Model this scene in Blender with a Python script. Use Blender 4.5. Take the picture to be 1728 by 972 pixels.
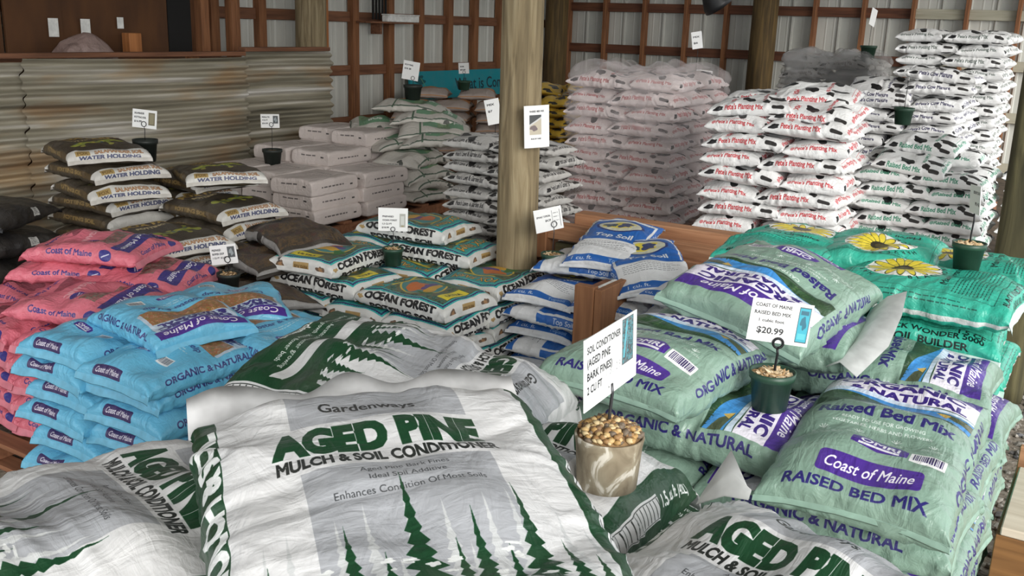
import bpy, math, random
import numpy as np
from mathutils import Matrix, Vector

# ------------------------------------------------------------------ camera, world, light, exposure
for o in list(bpy.data.objects):
    bpy.data.objects.remove(o)
SC = bpy.context.scene
COL = SC.collection
R = math.radians

YAW, PITCH, ROLL, CAMZ = R(31.8), R(15.1), R(1.9), 2.0
fw = Vector((-math.sin(YAW) * math.cos(PITCH), math.cos(YAW) * math.cos(PITCH), -math.sin(PITCH)))
rt = Vector((math.cos(YAW), math.sin(YAW), 0))
up = rt.cross(fw)
rt2 = rt * math.cos(ROLL) + up * math.sin(ROLL)
up2 = rt2.cross(fw)
cam = bpy.data.cameras.new('camera')
cam.sensor_width = 36.0
cam.lens = 36.0 * 1650 / 1728
cam.clip_start = 0.05
camo = bpy.data.objects.new('camera', cam)
m3 = Matrix((rt2, up2, -fw)).transposed()
camo.matrix_world = Matrix.Translation((0, 0, CAMZ)) @ m3.to_4x4()
COL.objects.link(camo)
SC.camera = camo

W = bpy.data.worlds.new('overcast_sky')
SC.world = W
W.use_nodes = True
bgn = W.node_tree.nodes['Background']
bgn.inputs[0].default_value = (0.93, 0.97, 1.0, 1)
bgn.inputs[1].default_value = 1.6

sun = bpy.data.lights.new('daylight_sun', 'SUN')
sun.energy = 3.6
sun.angle = R(40)
sun.color = (1.0, 0.97, 0.93)
suno = bpy.data.objects.new('daylight_sun', sun)
suno.rotation_euler = Vector((-0.76, 0.56, -0.33)).to_track_quat('-Z', 'Y').to_euler()
COL.objects.link(suno)

SC.view_settings.view_transform = 'Standard'
SC.view_settings.look = 'None'
SC.view_settings.gamma = 1.0
SC.view_settings.use_curve_mapping = False
SC.view_settings.exposure = 0.02

# ------------------------------------------------------------------ helpers
rnd = random.Random(7)


def lin(c):
    c = np.asarray(c, float) / 255.0
    return tuple(np.where(c <= .04045, c / 12.92, ((c + .055) / 1.055) ** 2.4)) + (1.0,)


def link(o, parent=None):
    COL.objects.link(o)
    if parent is not None:
        o.parent = parent
    return o


def tag(o, label=None, cat=None, group=None, kind=None):
    if label: o['label'] = label
    if cat: o['category'] = cat
    if group: o['group'] = group
    if kind: o['kind'] = kind
    return o


def empty(name, loc=(0, 0, 0), rot=(0, 0, 0)):
    o = bpy.data.objects.new(name, None)
    o.empty_display_size = .1
    o.location = loc
    o.rotation_euler = rot
    return link(o)


def mesh(name, V, F, mat=None, uv=None, smooth=False):
    me = bpy.data.meshes.new(name)
    me.from_pydata([tuple(v) for v in V], [], [tuple(f) for f in F])
    if uv is not None:
        l = me.uv_layers.new(name='UVMap')
        l.data.foreach_set('uv', np.asarray(uv, np.float32).ravel())
    if mat is not None:
        me.materials.append(mat)
    if smooth:
        me.polygons.foreach_set('use_smooth', [True] * len(me.polygons))
    me.update()
    return me


def obj(name, me, parent=None, loc=(0, 0, 0), rot=(0, 0, 0)):
    o = bpy.data.objects.new(name, me)
    o.location = loc
    o.rotation_euler = rot
    return link(o, parent)


def box_vf(x0, y0, z0, x1, y1, z1, bev=0.0):
    """box with chamfered vertical & horizontal edges (bev>0)"""
    if bev <= 0:
        V = [(x, y, z) for z in (z0, z1) for y in (y0, y1) for x in (x0, x1)]
        F = [(0, 2, 3, 1), (4, 5, 7, 6), (0, 1, 5, 4), (2, 6, 7, 3), (0, 4, 6, 2), (1, 3, 7, 5)]
        return V, F
    V, idx = [], {}
    c = ((x0 + x1) / 2, (y0 + y1) / 2, (z0 + z1) / 2)
    h = ((x1 - x0) / 2, (y1 - y0) / 2, (z1 - z0) / 2)
    for sx in (-1, 1):
        for sy in (-1, 1):
            for sz in (-1, 1):
                for ax in range(3):
                    s = (sx, sy, sz)
                    p = [c[i] + s[i] * (h[i] - (0 if i == ax else bev)) for i in range(3)]
                    idx[(sx, sy, sz, ax)] = len(V)
                    V.append(tuple(p))
    F = []
    for ax in range(3):
        a, b = [i for i in range(3) if i != ax]
        for s in (-1, 1):
            q = []
            for (u, v) in ((-1, -1), (1, -1), (1, 1), (-1, 1)):
                k = [0, 0, 0]; k[ax] = s; k[a] = u; k[b] = v
                q.append(idx[(k[0], k[1], k[2], ax)])
            F.append(q)
    for ax in range(3):                      # edges
        a, b = [i for i in range(3) if i != ax]
        for u in (-1, 1):
            for v in (-1, 1):
                q = []
                for (s, f) in ((-1, a), (1, a), (1, b), (-1, b)):
                    k = [0, 0, 0]; k[ax] = s; k[a] = u; k[b] = v
                    q.append(idx[(k[0], k[1], k[2], f)])
                F.append(q)
    for sx in (-1, 1):
        for sy in (-1, 1):
            for sz in (-1, 1):
                F.append([idx[(sx, sy, sz, i)] for i in range(3)])
    # orient outward
    VV = np.array(V); cc = np.array(c); G = []
    for f in F:
        p = VV[list(f)]
        n = np.cross(p[1] - p[0], p[2] - p[0])
        G.append(tuple(f) if n @ (p.mean(0) - cc) > 0 else tuple(f[::-1]))
    return V, G


def box(name, a, b, mat, parent=None, bev=0.0, loc=(0, 0, 0), rot=(0, 0, 0)):
    V, F = box_vf(*a, *b, bev)
    return obj(name, mesh(name, V, F, mat), parent, loc, rot)


def join_vf(parts):
    V, F = [], []
    for v, f in parts:
        n = len(V)
        V += list(v)
        F += [tuple(i + n for i in q) for q in f]
    return V, F


def tube_vf(pts, r, seg=8, caps=True):
    pts = [Vector(p) for p in pts]
    rr = r if isinstance(r, (list, tuple)) else [r] * len(pts)
    V, F = [], []
    prev = None
    for i, p in enumerate(pts):
        d = (pts[min(i + 1, len(pts) - 1)] - pts[max(i - 1, 0)]).normalized()
        if prev is None:
            a = Vector((0, 0, 1)) if abs(d.z) < .9 else Vector((1, 0, 0))
            prev = d.cross(a).normalized()
        u = (prev - d * prev.dot(d)).normalized()
        prev = u
        w = d.cross(u)
        for k in range(seg):
            t = 2 * math.pi * k / seg
            V.append(tuple(p + (u * math.cos(t) + w * math.sin(t)) * rr[i]))
    for i in range(len(pts) - 1):
        for k in range(seg):
            a, b = i * seg + k, i * seg + (k + 1) % seg
            F.append((a, b, b + seg, a + seg))
    if caps:
        F.append(tuple(range(seg))[::-1])
        F.append(tuple(range((len(pts) - 1) * seg, len(pts) * seg)))
    return V, F


def lathe_vf(prof, seg=24, cap0=True, cap1=False):
    V, F = [], []
    for (r, z) in prof:
        for k in range(seg):
            t = 2 * math.pi * k / seg
            V.append((r * math.cos(t), r * math.sin(t), z))
    for i in range(len(prof) - 1):
        for k in range(seg):
            a, b = i * seg + k, i * seg + (k + 1) % seg
            F.append((a, b, b + seg, a + seg))
    if cap0: F.append(tuple(range(seg))[::-1])
    if cap1: F.append(tuple(range((len(prof) - 1) * seg, len(prof) * seg)))
    return V, F


def wav(x, y, seed, lam, n=9):
    """smooth pseudo noise from random plane waves, about -1..1"""
    g = np.random.RandomState(seed)
    o = np.zeros(np.broadcast(x, y).shape)
    for i in range(n):
        t = g.uniform(0, 2 * math.pi)
        k = 2 * math.pi / (lam * g.uniform(.7, 1.6))
        o = o + np.sin(k * (x * math.cos(t) + y * math.sin(t)) + g.uniform(0, 6.28))
    return o / (n ** .5 * 1.1)


# ------------------------------------------------------------------ node materials
def nodes(name):
    m = bpy.data.materials.new(name)
    m.use_nodes = True
    nt = m.node_tree
    return m, nt, nt.nodes['Principled BSDF']


def N(nt, typ, **kw):
    n = nt.nodes.new(typ)
    for k, v in kw.items():
        if k.startswith('i_'):
            key = k[2:]
            n.inputs[int(key) if key.isdigit() else key.replace('_', ' ')].default_value = v
        else:
            setattr(n, k, v)
    return n


def ramp(nt, fac, stops):
    r = nt.nodes.new('ShaderNodeValToRGB')
    e = r.color_ramp.elements
    while len(e) < len(stops): e.new(.5)
    for el, (p, c) in zip(e, stops):
        el.position = p
        el.color = lin(c)
    nt.links.new(fac, r.inputs[0])
    return r.outputs[0]


def coords(nt, scale=(1, 1, 1), kind='Object', rot=(0, 0, 0)):
    tc = nt.nodes.new('ShaderNodeTexCoord')
    mp = nt.nodes.new('ShaderNodeMapping')
    mp.inputs['Scale'].default_value = scale
    mp.inputs['Rotation'].default_value = rot
    nt.links.new(tc.outputs[kind], mp.inputs[0])
    return mp.outputs[0]


def bump(nt, b, fac, strength, dist):
    bn = N(nt, 'ShaderNodeBump')
    bn.inputs['Strength'].default_value = strength
    bn.inputs['Distance'].default_value = dist
    nt.links.new(fac, bn.inputs['Height'])
    nt.links.new(bn.outputs[0], b.inputs['Normal'])


def noise_mat(name, stops, scale=(1, 1, 1), nscale=6.0, detail=6, rough=.7, bmp=.3, bdist=.004, kind='Object', dist=0.0):
    m, nt, b = nodes(name)
    n = N(nt, 'ShaderNodeTexNoise')
    n.inputs['Scale'].default_value = nscale
    n.inputs['Detail'].default_value = detail
    n.inputs['Distortion'].default_value = dist
    nt.links.new(coords(nt, scale, kind), n.inputs['Vector'])
    nt.links.new(ramp(nt, n.outputs[0], stops), b.inputs['Base Color'])
    b.inputs['Roughness'].default_value = rough
    if bmp: bump(nt, b, n.outputs[0], bmp, bdist)
    return m


def plain(name, c, rough=.5, metal=0.0, spec=.5):
    m, nt, b = nodes(name)
    n = N(nt, 'ShaderNodeTexNoise')
    n.inputs['Scale'].default_value = 25
    nt.links.new(coords(nt), n.inputs['Vector'])
    c = np.array(c, float)
    nt.links.new(ramp(nt, n.outputs[0], [(.3, np.clip(c * .93, 0, 255)), (.7, np.clip(c * 1.05, 0, 255))]), b.inputs['Base Color'])
    b.inputs['Roughness'].default_value = rough
    b.inputs['Metallic'].default_value = metal
    b.inputs['Specular IOR Level'].default_value = spec
    return m


def wood(name, stops, axis, rough=.75):
    """axis = the long axis of the grain"""
    s = [14, 14, 14]
    s[axis] = .9
    return noise_mat(name, stops, tuple(s), 2.2, 8, rough, .35, .003, dist=.6)


BROWN = [(.25, (92, 58, 36)), (.5, (132, 86, 54)), (.75, (160, 110, 72))]
M = {}
M['stud_z'] = wood('brown_stud_wood', BROWN, 2)
M['girt_y'] = wood('brown_girt_wood_y', [(.25, (88, 56, 38)), (.75, (142, 96, 68))], 1)
M['girt_x'] = wood('brown_girt_wood_x', [(.25, (74, 44, 30)), (.75, (124, 78, 54))], 0)
M['pale_x'] = wood('pale_girt_wood', [(.25, (150, 146, 126)), (.75, (190, 186, 168))], 0)
M['orange_z'] = wood('orange_stud_wood', [(.25, (140, 86, 44)), (.75, (188, 124, 72))], 2)
M['timber_x'] = wood('timber_wood_x', [(.25, (134, 92, 64)), (.5, (172, 124, 90)), (.75, (200, 152, 114))], 0)
M['timber_z'] = wood('timber_wood_z', [(.25, (122, 80, 52)), (.75, (168, 118, 80))], 2)
M['mossy_x'] = wood('mossy_plank_wood', [(.2, (52, 52, 34)), (.5, (92, 84, 56)), (.8, (120, 108, 74))], 0)
M['pallet'] = wood('pallet_wood', [(.25, (106, 66, 44)), (.75, (152, 104, 74))], 0)
M['light_wood'] = wood('fresh_board_wood', [(.25, (196, 180, 160)), (.75, (222, 208, 190))], 0)
M['oak'] = wood('varnished_box_wood', [(.25, (110, 74, 40)), (.75, (150, 106, 62))], 0, .5)
M['ply'] = noise_mat('dark_plywood', [(.25, (62, 38, 20)), (.6, (92, 58, 30)), (.85, (108, 70, 38))], (1, 1.5, .5), 3, 6, .8, .1, .002)
M['pole'] = noise_mat('weathered_pole_wood', [(.2, (82, 70, 50)), (.5, (142, 126, 96)), (.8, (176, 162, 130))], (9, 9, .8), 2.4, 9, .85, .8, .012, dist=1.0)
M['pole_dark'] = noise_mat('stained_pole_wood', [(.2, (52, 42, 26)), (.5, (92, 74, 44)), (.8, (126, 102, 60))], (9, 9, .7), 2.4, 9, .85, .6, .01, dist=.8)
M['post_moss'] = noise_mat('shaded_mossy_post_wood', [(.2, (36, 36, 24)), (.5, (78, 74, 50)), (.8, (120, 114, 80))], (7, 7, .7), 2.4, 9, .9, .7, .01, dist=.8)  # moss tones, with the post's shadowed face darkened into the colour
M['metal_wall'] = noise_mat('grey_sheet_metal', [(.3, (188, 189, 182)), (.7, (208, 208, 200))], (1, 1, .3), 5, 3, .45, .05, .001)
M['black'] = plain('black_plastic', (22, 22, 24), .45)
M['dark_board'] = plain('black_board', (18, 17, 16), .8)
M['wire'] = plain('grey_wire', (86, 86, 88), .35, .8)
M['wire_black'] = plain('black_wire', (34, 34, 36), .4, .5)
M['paper'] = plain('white_paper', (232, 232, 228), .7)
M['pot_green'] = plain('green_nursery_pot_plastic', (44, 74, 58), .42)
M['pot_dark'] = plain('dark_nursery_pot_plastic', (36, 42, 38), .5)
M['pot_tan'] = noise_mat('limed_clay_pot', [(.3, (116, 104, 84)), (.48, (146, 134, 112)), (.56, (156, 146, 124)), (.62, (214, 208, 194))], (1, 1, .7), 20, 8, .9, .3, .002, dist=1.4)
M['teal_board'] = noise_mat('painted_teal_board', [(.3, (20, 120, 134)), (.6, (30, 158, 170)), (.8, (44, 176, 186))], (1, 1, 1), 4, 5, .6, .1, .001)
M['ceiling'] = plain('pale_roof_sheet', (188, 188, 184), .7)  # unseen roof underside, kept pale to bounce more light

m, nt, b = nodes('rusty_corrugated_metal')
v = coords(nt, (1, .35, 9.0))
n1 = N(nt, 'ShaderNodeTexNoise', i_Scale=1.6, i_Detail=7.0)
nt.links.new(v, n1.inputs['Vector'])
v2 = coords(nt, (1, .5, 2.2))
n2 = N(nt, 'ShaderNodeTexNoise', i_Scale=2.3, i_Detail=8.0)
nt.links.new(v2, n2.inputs['Vector'])
c1 = ramp(nt, n1.outputs[0], [(.28, (92, 88, 76)), (.42, (142, 136, 118)), (.55, (168, 162, 146)), (.68, (214, 210, 202))])
c2 = ramp(nt, n1.outputs[0], [(.3, (112, 88, 66)), (.5, (158, 132, 100)), (.7, (206, 186, 152))])
fm = N(nt, 'ShaderNodeMapRange')
fm.inputs['From Min'].default_value = .52
fm.inputs['From Max'].default_value = .68
nt.links.new(n2.outputs[0], fm.inputs[0])
mx = N(nt, 'ShaderNodeMix', data_type='RGBA')
nt.links.new(fm.outputs[0], mx.inputs[0])
nt.links.new(c1, mx.inputs[6])
nt.links.new(c2, mx.inputs[7])
nt.links.new(mx.outputs[2], b.inputs['Base Color'])
b.inputs['Roughness'].default_value = .6
b.inputs['Metallic'].default_value = .15
M['corr'] = m

M['ground'] = noise_mat('gravel_ground', [(.25, (92, 84, 74)), (.5, (134, 124, 110)), (.75, (168, 160, 148))], (1, 1, 1), 30, 8, .95, .8, .02)
M['barn_floor'] = noise_mat('dirt_floor', [(.25, (64, 54, 44)), (.5, (92, 80, 66)), (.75, (112, 98, 82))], (1, 1, 1), 9, 8, .95, .5, .02)


def pal_mat(name, cols, rough=.8):
    """colour picked per object at random"""
    m, nt, b = nodes(name)
    oi = N(nt, 'ShaderNodeObjectInfo')
    st = [(i / len(cols), c) for i, c in enumerate(cols)]
    r = nt.nodes.new('ShaderNodeValToRGB')
    r.color_ramp.interpolation = 'CONSTANT'
    e = r.color_ramp.elements
    while len(e) < len(st): e.new(.5)
    for el, (p, c) in zip(e, st):
        el.position = p
        el.color = lin(c)
    nt.links.new(oi.outputs['Random'], r.inputs[0])
    nt.links.new(r.outputs[0], b.inputs['Base Color'])
    b.inputs['Roughness'].default_value = rough
    return m


M['stone'] = pal_mat('gravel_stone', [(112, 110, 106), (146, 142, 134), (92, 90, 88), (168, 162, 152), (132, 116, 98), (104, 104, 106)])
M['pebble'] = pal_mat('river_pebble', [(176, 140, 86), (198, 168, 116), (152, 116, 74), (126, 98, 70), (206, 184, 140), (110, 96, 80)], .6)
M['chip'] = pal_mat('bark_chip', [(196, 166, 124), (214, 188, 150), (176, 142, 100), (220, 200, 168)], .8)

# ------------------------------------------------------------------ print canvas (vector shapes -> pixels, made in code)
_tc = {}


def glyphs(s, bold=0.0):
    """outline edges of a string in Blender's built-in font; cap height 1, starting at x = 0"""
    key = (s, bold)
    if key in _tc: return _tc[key]
    cu = bpy.data.curves.new('t', 'FONT')
    cu.body = s
    cu.resolution_u = 3
    cu.offset = bold
    ob = bpy.data.objects.new('t', cu)
    me = ob.to_mesh()
    co = np.array([v.co[:2] for v in me.vertices])
    cnt = {}
    for p in me.polygons:
        vs = list(p.vertices)
        for i in range(len(vs)):
            a, c = vs[i], vs[(i + 1) % len(vs)]
            k = (min(a, c), max(a, c))
            cnt[k] = cnt.get(k, 0) + 1
    ed = np.array([k for k, n in cnt.items() if n == 1])
    E_ = np.concatenate([co[ed[:, 0]], co[ed[:, 1]]], 1)
    E_[:, 0::2] -= E_[:, 0::2].min()
    E_ /= .73
    ob.to_mesh_clear()
    bpy.data.objects.remove(ob)
    bpy.data.curves.remove(cu)
    _tc[key] = E_
    return E_


class Canvas:
    SS = 2

    def __init__(s, w, h, ppm, bg):
        s.w, s.h, s.ppm = w, h, ppm
        s.W, s.H = int(round(w * ppm)), int(round(h * ppm))
        s.a = np.empty((s.H, s.W, 3), np.float32)
        s.a[:] = np.array(bg, np.float32)
        s.frame(0, 0, 0)

    def frame(s, ox, oy, deg, sc=1.0):
        c, n = math.cos(R(deg)) * sc, math.sin(R(deg)) * sc
        s.M = (ox, oy, c, n)
        return s

    def T(s, P):
        ox, oy, c, n = s.M
        return np.stack([ox + P[..., 0] * c - P[..., 1] * n, oy + P[..., 0] * n + P[..., 1] * c], -1)

    def fill(s, E_, col, a=1.0):
        E_ = np.asarray(E_, float)
        k = s.ppm * s.SS
        A = s.T(E_[:, 0:2]) * k
        B = s.T(E_[:, 2:4]) * k
        xs = np.concatenate([A[:, 0], B[:, 0]]); ys = np.concatenate([A[:, 1], B[:, 1]])
        x0 = max(0, int(xs.min() // s.SS) - 1); x1 = min(s.W, int(xs.max() // s.SS) + 2)
        y0 = max(0, int(ys.min() // s.SS) - 1); y1 = min(s.H, int(ys.max() // s.SS) + 2)
        if x1 <= x0 or y1 <= y0: return
        nw, nh = (x1 - x0) * s.SS, (y1 - y0) * s.SS
        sw = A[:, 1] > B[:, 1]
        A2 = np.where(sw[:, None], B, A); B2 = np.where(sw[:, None], A, B)
        A2 = A2 - [x0 * s.SS, y0 * s.SS]; B2 = B2 - [x0 * s.SS, y0 * s.SS]
        r0 = np.ceil(A2[:, 1] - .5).astype(int); r1 = np.ceil(B2[:, 1] - .5).astype(int)
        n = np.maximum(r1 - r0, 0)
        idx = np.repeat(np.arange(len(n)), n)
        if len(idx) == 0: return
        st = np.cumsum(n) - n
        rows = r0[idx] + np.arange(len(idx)) - st[idx]
        d = B2 - A2
        x = A2[idx, 0] + (rows + .5 - A2[idx, 1]) * d[idx, 0] / d[idx, 1]
        c = np.clip(np.ceil(x - .5).astype(int), 0, nw)
        ok = (rows >= 0) & (rows < nh)
        par = np.zeros((nh, nw + 1), np.int32)
        np.add.at(par, (rows[ok], c[ok]), 1)
        cov = (np.cumsum(par, 1)[:, :nw] % 2).astype(np.float32)
        cov = cov.reshape(y1 - y0, s.SS, x1 - x0, s.SS).mean((1, 3))[..., None] * a
        v = s.a[y0:y1, x0:x1]
        v[:] = v * (1 - cov) + np.array(col, np.float32) * cov

    def poly(s, P, col, a=1.0):
        P = np.asarray(P, float)
        s.fill(np.concatenate([P, np.roll(P, -1, 0)], 1), col, a)

    def rect(s, x0, y0, x1, y1, col, a=1.0, r=0.0):
        if r <= 0:
            s.poly([(x0, y0), (x1, y0), (x1, y1), (x0, y1)], col, a)
        else:
            P = []
            for cx, cy, t0 in ((x1 - r, y1 - r, 0), (x0 + r, y1 - r, 90), (x0 + r, y0 + r, 180), (x1 - r, y0 + r, 270)):
                for k in range(6):
                    t = R(t0 + 18 * k)
                    P.append((cx + r * math.cos(t), cy + r * math.sin(t)))
            s.poly(P, col, a)

    def ell(s, x, y, rx, ry, col, a=1.0, n=40):
        t = np.linspace(0, 2 * math.pi, n, endpoint=False)
        s.poly(np.stack([x + rx * np.cos(t), y + ry * np.sin(t)], 1), col, a)

    def blob(s, x, y, rx, ry, col, seed=0, rough=.18, rot=0):
        g = np.random.RandomState(seed)
        t = np.linspace(0, 2 * math.pi, 48, endpoint=False)
        f = 1 + sum(rough / k ** .8 * np.sin(k * t + g.uniform(0, 6.28)) for k in range(2, 7))
        px, py = rx * f * np.cos(t), ry * f * np.sin(t)
        c, n = math.cos(rot), math.sin(rot)
        s.poly(np.stack([x + px * c - py * n, y + px * n + py * c], 1), col)

    def line(s, x0, y0, x1, y1, w, col, a=1.0):
        d = np.array([x1 - x0, y1 - y0]); L = np.linalg.norm(d) + 1e-9
        n = np.array([-d[1], d[0]]) / L * w / 2
        p, q = np.array([x0, y0]), np.array([x1, y1])
        s.poly([p + n, p - n, q - n, q + n], col, a)

    def text(s, t, x, y, w, h, col, bold=.02, shear=0.0, a=1.0, align='C', rot=0.0):
        """fit a string into width w and cap height h; (x,y) = baseline centre (or left end with align L)"""
        E_ = glyphs(t, bold).copy()
        wd = max(E_[:, 0].max(), E_[:, 2].max())
        k = (w / wd) if w else h
        for i in (0, 2):
            E_[:, i] = E_[:, i] * k - (w or wd * k) * (.5 if align == 'C' else 0)
            E_[:, i + 1] = E_[:, i + 1] * h
            E_[:, i] += E_[:, i + 1] * shear
        if rot:
            c, n = math.cos(R(rot)), math.sin(R(rot))
            for i in (0, 2):
                px, py = E_[:, i].copy(), E_[:, i + 1].copy()
                E_[:, i], E_[:, i + 1] = px * c - py * n, px * n + py * c
        E_[:, 0::2] += x
        E_[:, 1::2] += y
        s.fill(E_, col, a)

    def lines(s, x0, x1, y0, y1, n, th, col, seed=0, a=.8):
        """rows of small print, too fine to read"""
        g = np.random.RandomState(seed)
        for i in range(n):
            y = y1 - (y1 - y0) * (i + .5) / n
            x = x0
            e = x1 - (x1 - x0) * g.uniform(0, .2)
            while x < e:
                l = g.uniform(.3, 1.0) * th * 6
                s.rect(x, y, min(x + l, e), y + th, col, a)
                x += l + th * 1.1

    def photo(s, x0, y0, x1, y1, cols, seed=0, lam=.04, stripes=None):
        """soft patchwork of colours standing for a printed photograph"""
        P = s.T(np.array([(x0, y0), (x1, y0), (x1, y1), (x0, y1)], float)) * s.ppm
        a0, b0 = np.floor(P.min(0)).astype(int); a1, b1 = np.ceil(P.max(0)).astype(int)
        a0, b0 = max(a0, 0), max(b0, 0); a1, b1 = min(a1, s.W), min(b1, s.H)
        if a1 <= a0 or b1 <= b0: return
        yy, xx = np.mgrid[b0:b1, a0:a1] / s.ppm
        c = np.array(cols, np.float32)
        v = (wav(xx, yy, seed, lam) * .5 + wav(xx, yy, seed + 1, lam * .35) * .28 + wav(xx, yy, seed + 2, lam * .12) * .2) * .55 + .5
        i = np.clip(v, 0, .999) * (len(c) - 1)
        k = i.astype(int); f = (i - k)[..., None]
        s.a[b0:b1, a0:a1] = c[k] * (1 - f) + c[np.minimum(k + 1, len(c) - 1)] * f

    def barcode(s, x0, y0, x1, y1, ink=(50, 40, 90), seed=1):
        s.rect(x0, y0, x1, y1, (232, 232, 232))
        g = np.random.RandomState(seed)
        x = x0 + (x1 - x0) * .1
        while x < x1 - (x1 - x0) * .1:
            w = (x1 - x0) * g.choice([.02, .03, .045])
            s.rect(x, y0 + (y1 - y0) * .2, x + w, y1 - (y1 - y0) * .1, ink)
            x += w + (x1 - x0) * g.choice([.02, .03])

    def pine(s, x, y, h, w, col, seed=0):
        g = np.random.RandomState(seed)
        Lp, Rp = [], []
        n = 13
        for i in range(n):
            f = i / n
            yy = y + h * (1 - f)
            half = w * .5 * (f ** 1.25) + .002
            Lp += [(x - half * .35, yy), (x - half * g.uniform(.85, 1.15), yy - h / n * .75)]
            Rp += [(x + half * .35, yy), (x + half * g.uniform(.85, 1.15), yy - h / n * .75)]
        s.poly([(x, y + h * 1.06)] + Rp + [(x + w * .3, y), (x - w * .3, y)] + Lp[::-1], col)

    def image(s, name):
        im = bpy.data.images.new(name, s.W, s.H)
        px = np.ones((s.H, s.W, 4), np.float32)
        px[..., :3] = np.clip(s.a / 255.0, 0, 1)
        im.pixels.foreach_set(px.ravel())
        im.update()
        im.pack()
        return im


def print_mat(name, cv, rough=.36, wr=.25, wscale=9.0, spec=.5, dull=0.0):
    """printed plastic film: flat print from the canvas, creases and gloss from noise nodes"""
    m, nt, b = nodes(name)
    t = N(nt, 'ShaderNodeTexImage')
    t.image = cv.image(name + '_print')
    t.extension = 'EXTEND'
    uv = N(nt, 'ShaderNodeUVMap')
    nt.links.new(uv.outputs[0], t.inputs[0])
    # dust film
    dn = N(nt, 'ShaderNodeTexNoise', i_Scale=7.0, i_Detail=6.0)
    nt.links.new(coords(nt), dn.inputs['Vector'])
    mr = N(nt, 'ShaderNodeMapRange')
    mr.inputs['From Min'].default_value = .45
    mr.inputs['From Max'].default_value = .8
    mr.inputs['To Min'].default_value = dull
    mr.inputs['To Max'].default_value = dull + .12
    nt.links.new(dn.outputs[0], mr.inputs[0])
    mx = N(nt, 'ShaderNodeMix', data_type='RGBA')
    nt.links.new(mr.outputs[0], mx.inputs[0])
    nt.links.new(t.outputs[0], mx.inputs[6])
    mx.inputs[7].default_value = lin((150, 142, 132))
    nt.links.new(mx.outputs[2], b.inputs['Base Color'])
    b.inputs['Specular IOR Level'].default_value = spec
    n = N(nt, 'ShaderNodeTexNoise', i_Scale=wscale, i_Detail=4.0, i_Distortion=1.6)
    nt.links.new(coords(nt, (1.0, 2.6, 1.6)), n.inputs['Vector'])
    n2 = N(nt, 'ShaderNodeTexNoise', i_Scale=wscale * 3.2, i_Detail=3.0, i_Distortion=.8)
    nt.links.new(coords(nt, (2.6, .8, 2.0), rot=(0, 0, .5)), n2.inputs['Vector'])
    ad = N(nt, 'ShaderNodeMath', operation='MULTIPLY_ADD')
    nt.links.new(n2.outputs[0], ad.inputs[0])
    ad.inputs[1].default_value = .4
    nt.links.new(n.outputs[0], ad.inputs[2])
    bump(nt, b, ad.outputs[0], min(1.0, wr * 1.35), .02)
    rr = N(nt, 'ShaderNodeMapRange')
    rr.inputs['To Min'].default_value = rough - .08
    rr.inputs['To Max'].default_value = rough + .14
    nt.links.new(dn.outputs[0], rr.inputs[0])
    nt.links.new(rr.outputs[0], b.inputs['Roughness'])
    return m


# ------------------------------------------------------------------ bags
def profile(w, t, n, k):
    """arc-length samples of a half superellipse: position -w/2..w/2 and height 0..1"""
    th = np.linspace(math.pi, 0, 2001)
    c, s_ = np.cos(th), np.sin(th)
    x = np.sign(c) * np.abs(c) ** (2 / n) * w / 2
    z = np.abs(s_) ** (2 / n)
    d = np.r_[0, np.cumsum(np.hypot(np.diff(x), np.diff(z) * t / 2))]
    q = np.linspace(0, d[-1], k + 1)
    return np.interp(q, d, x), np.interp(q, d, z), d[-1]


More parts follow.
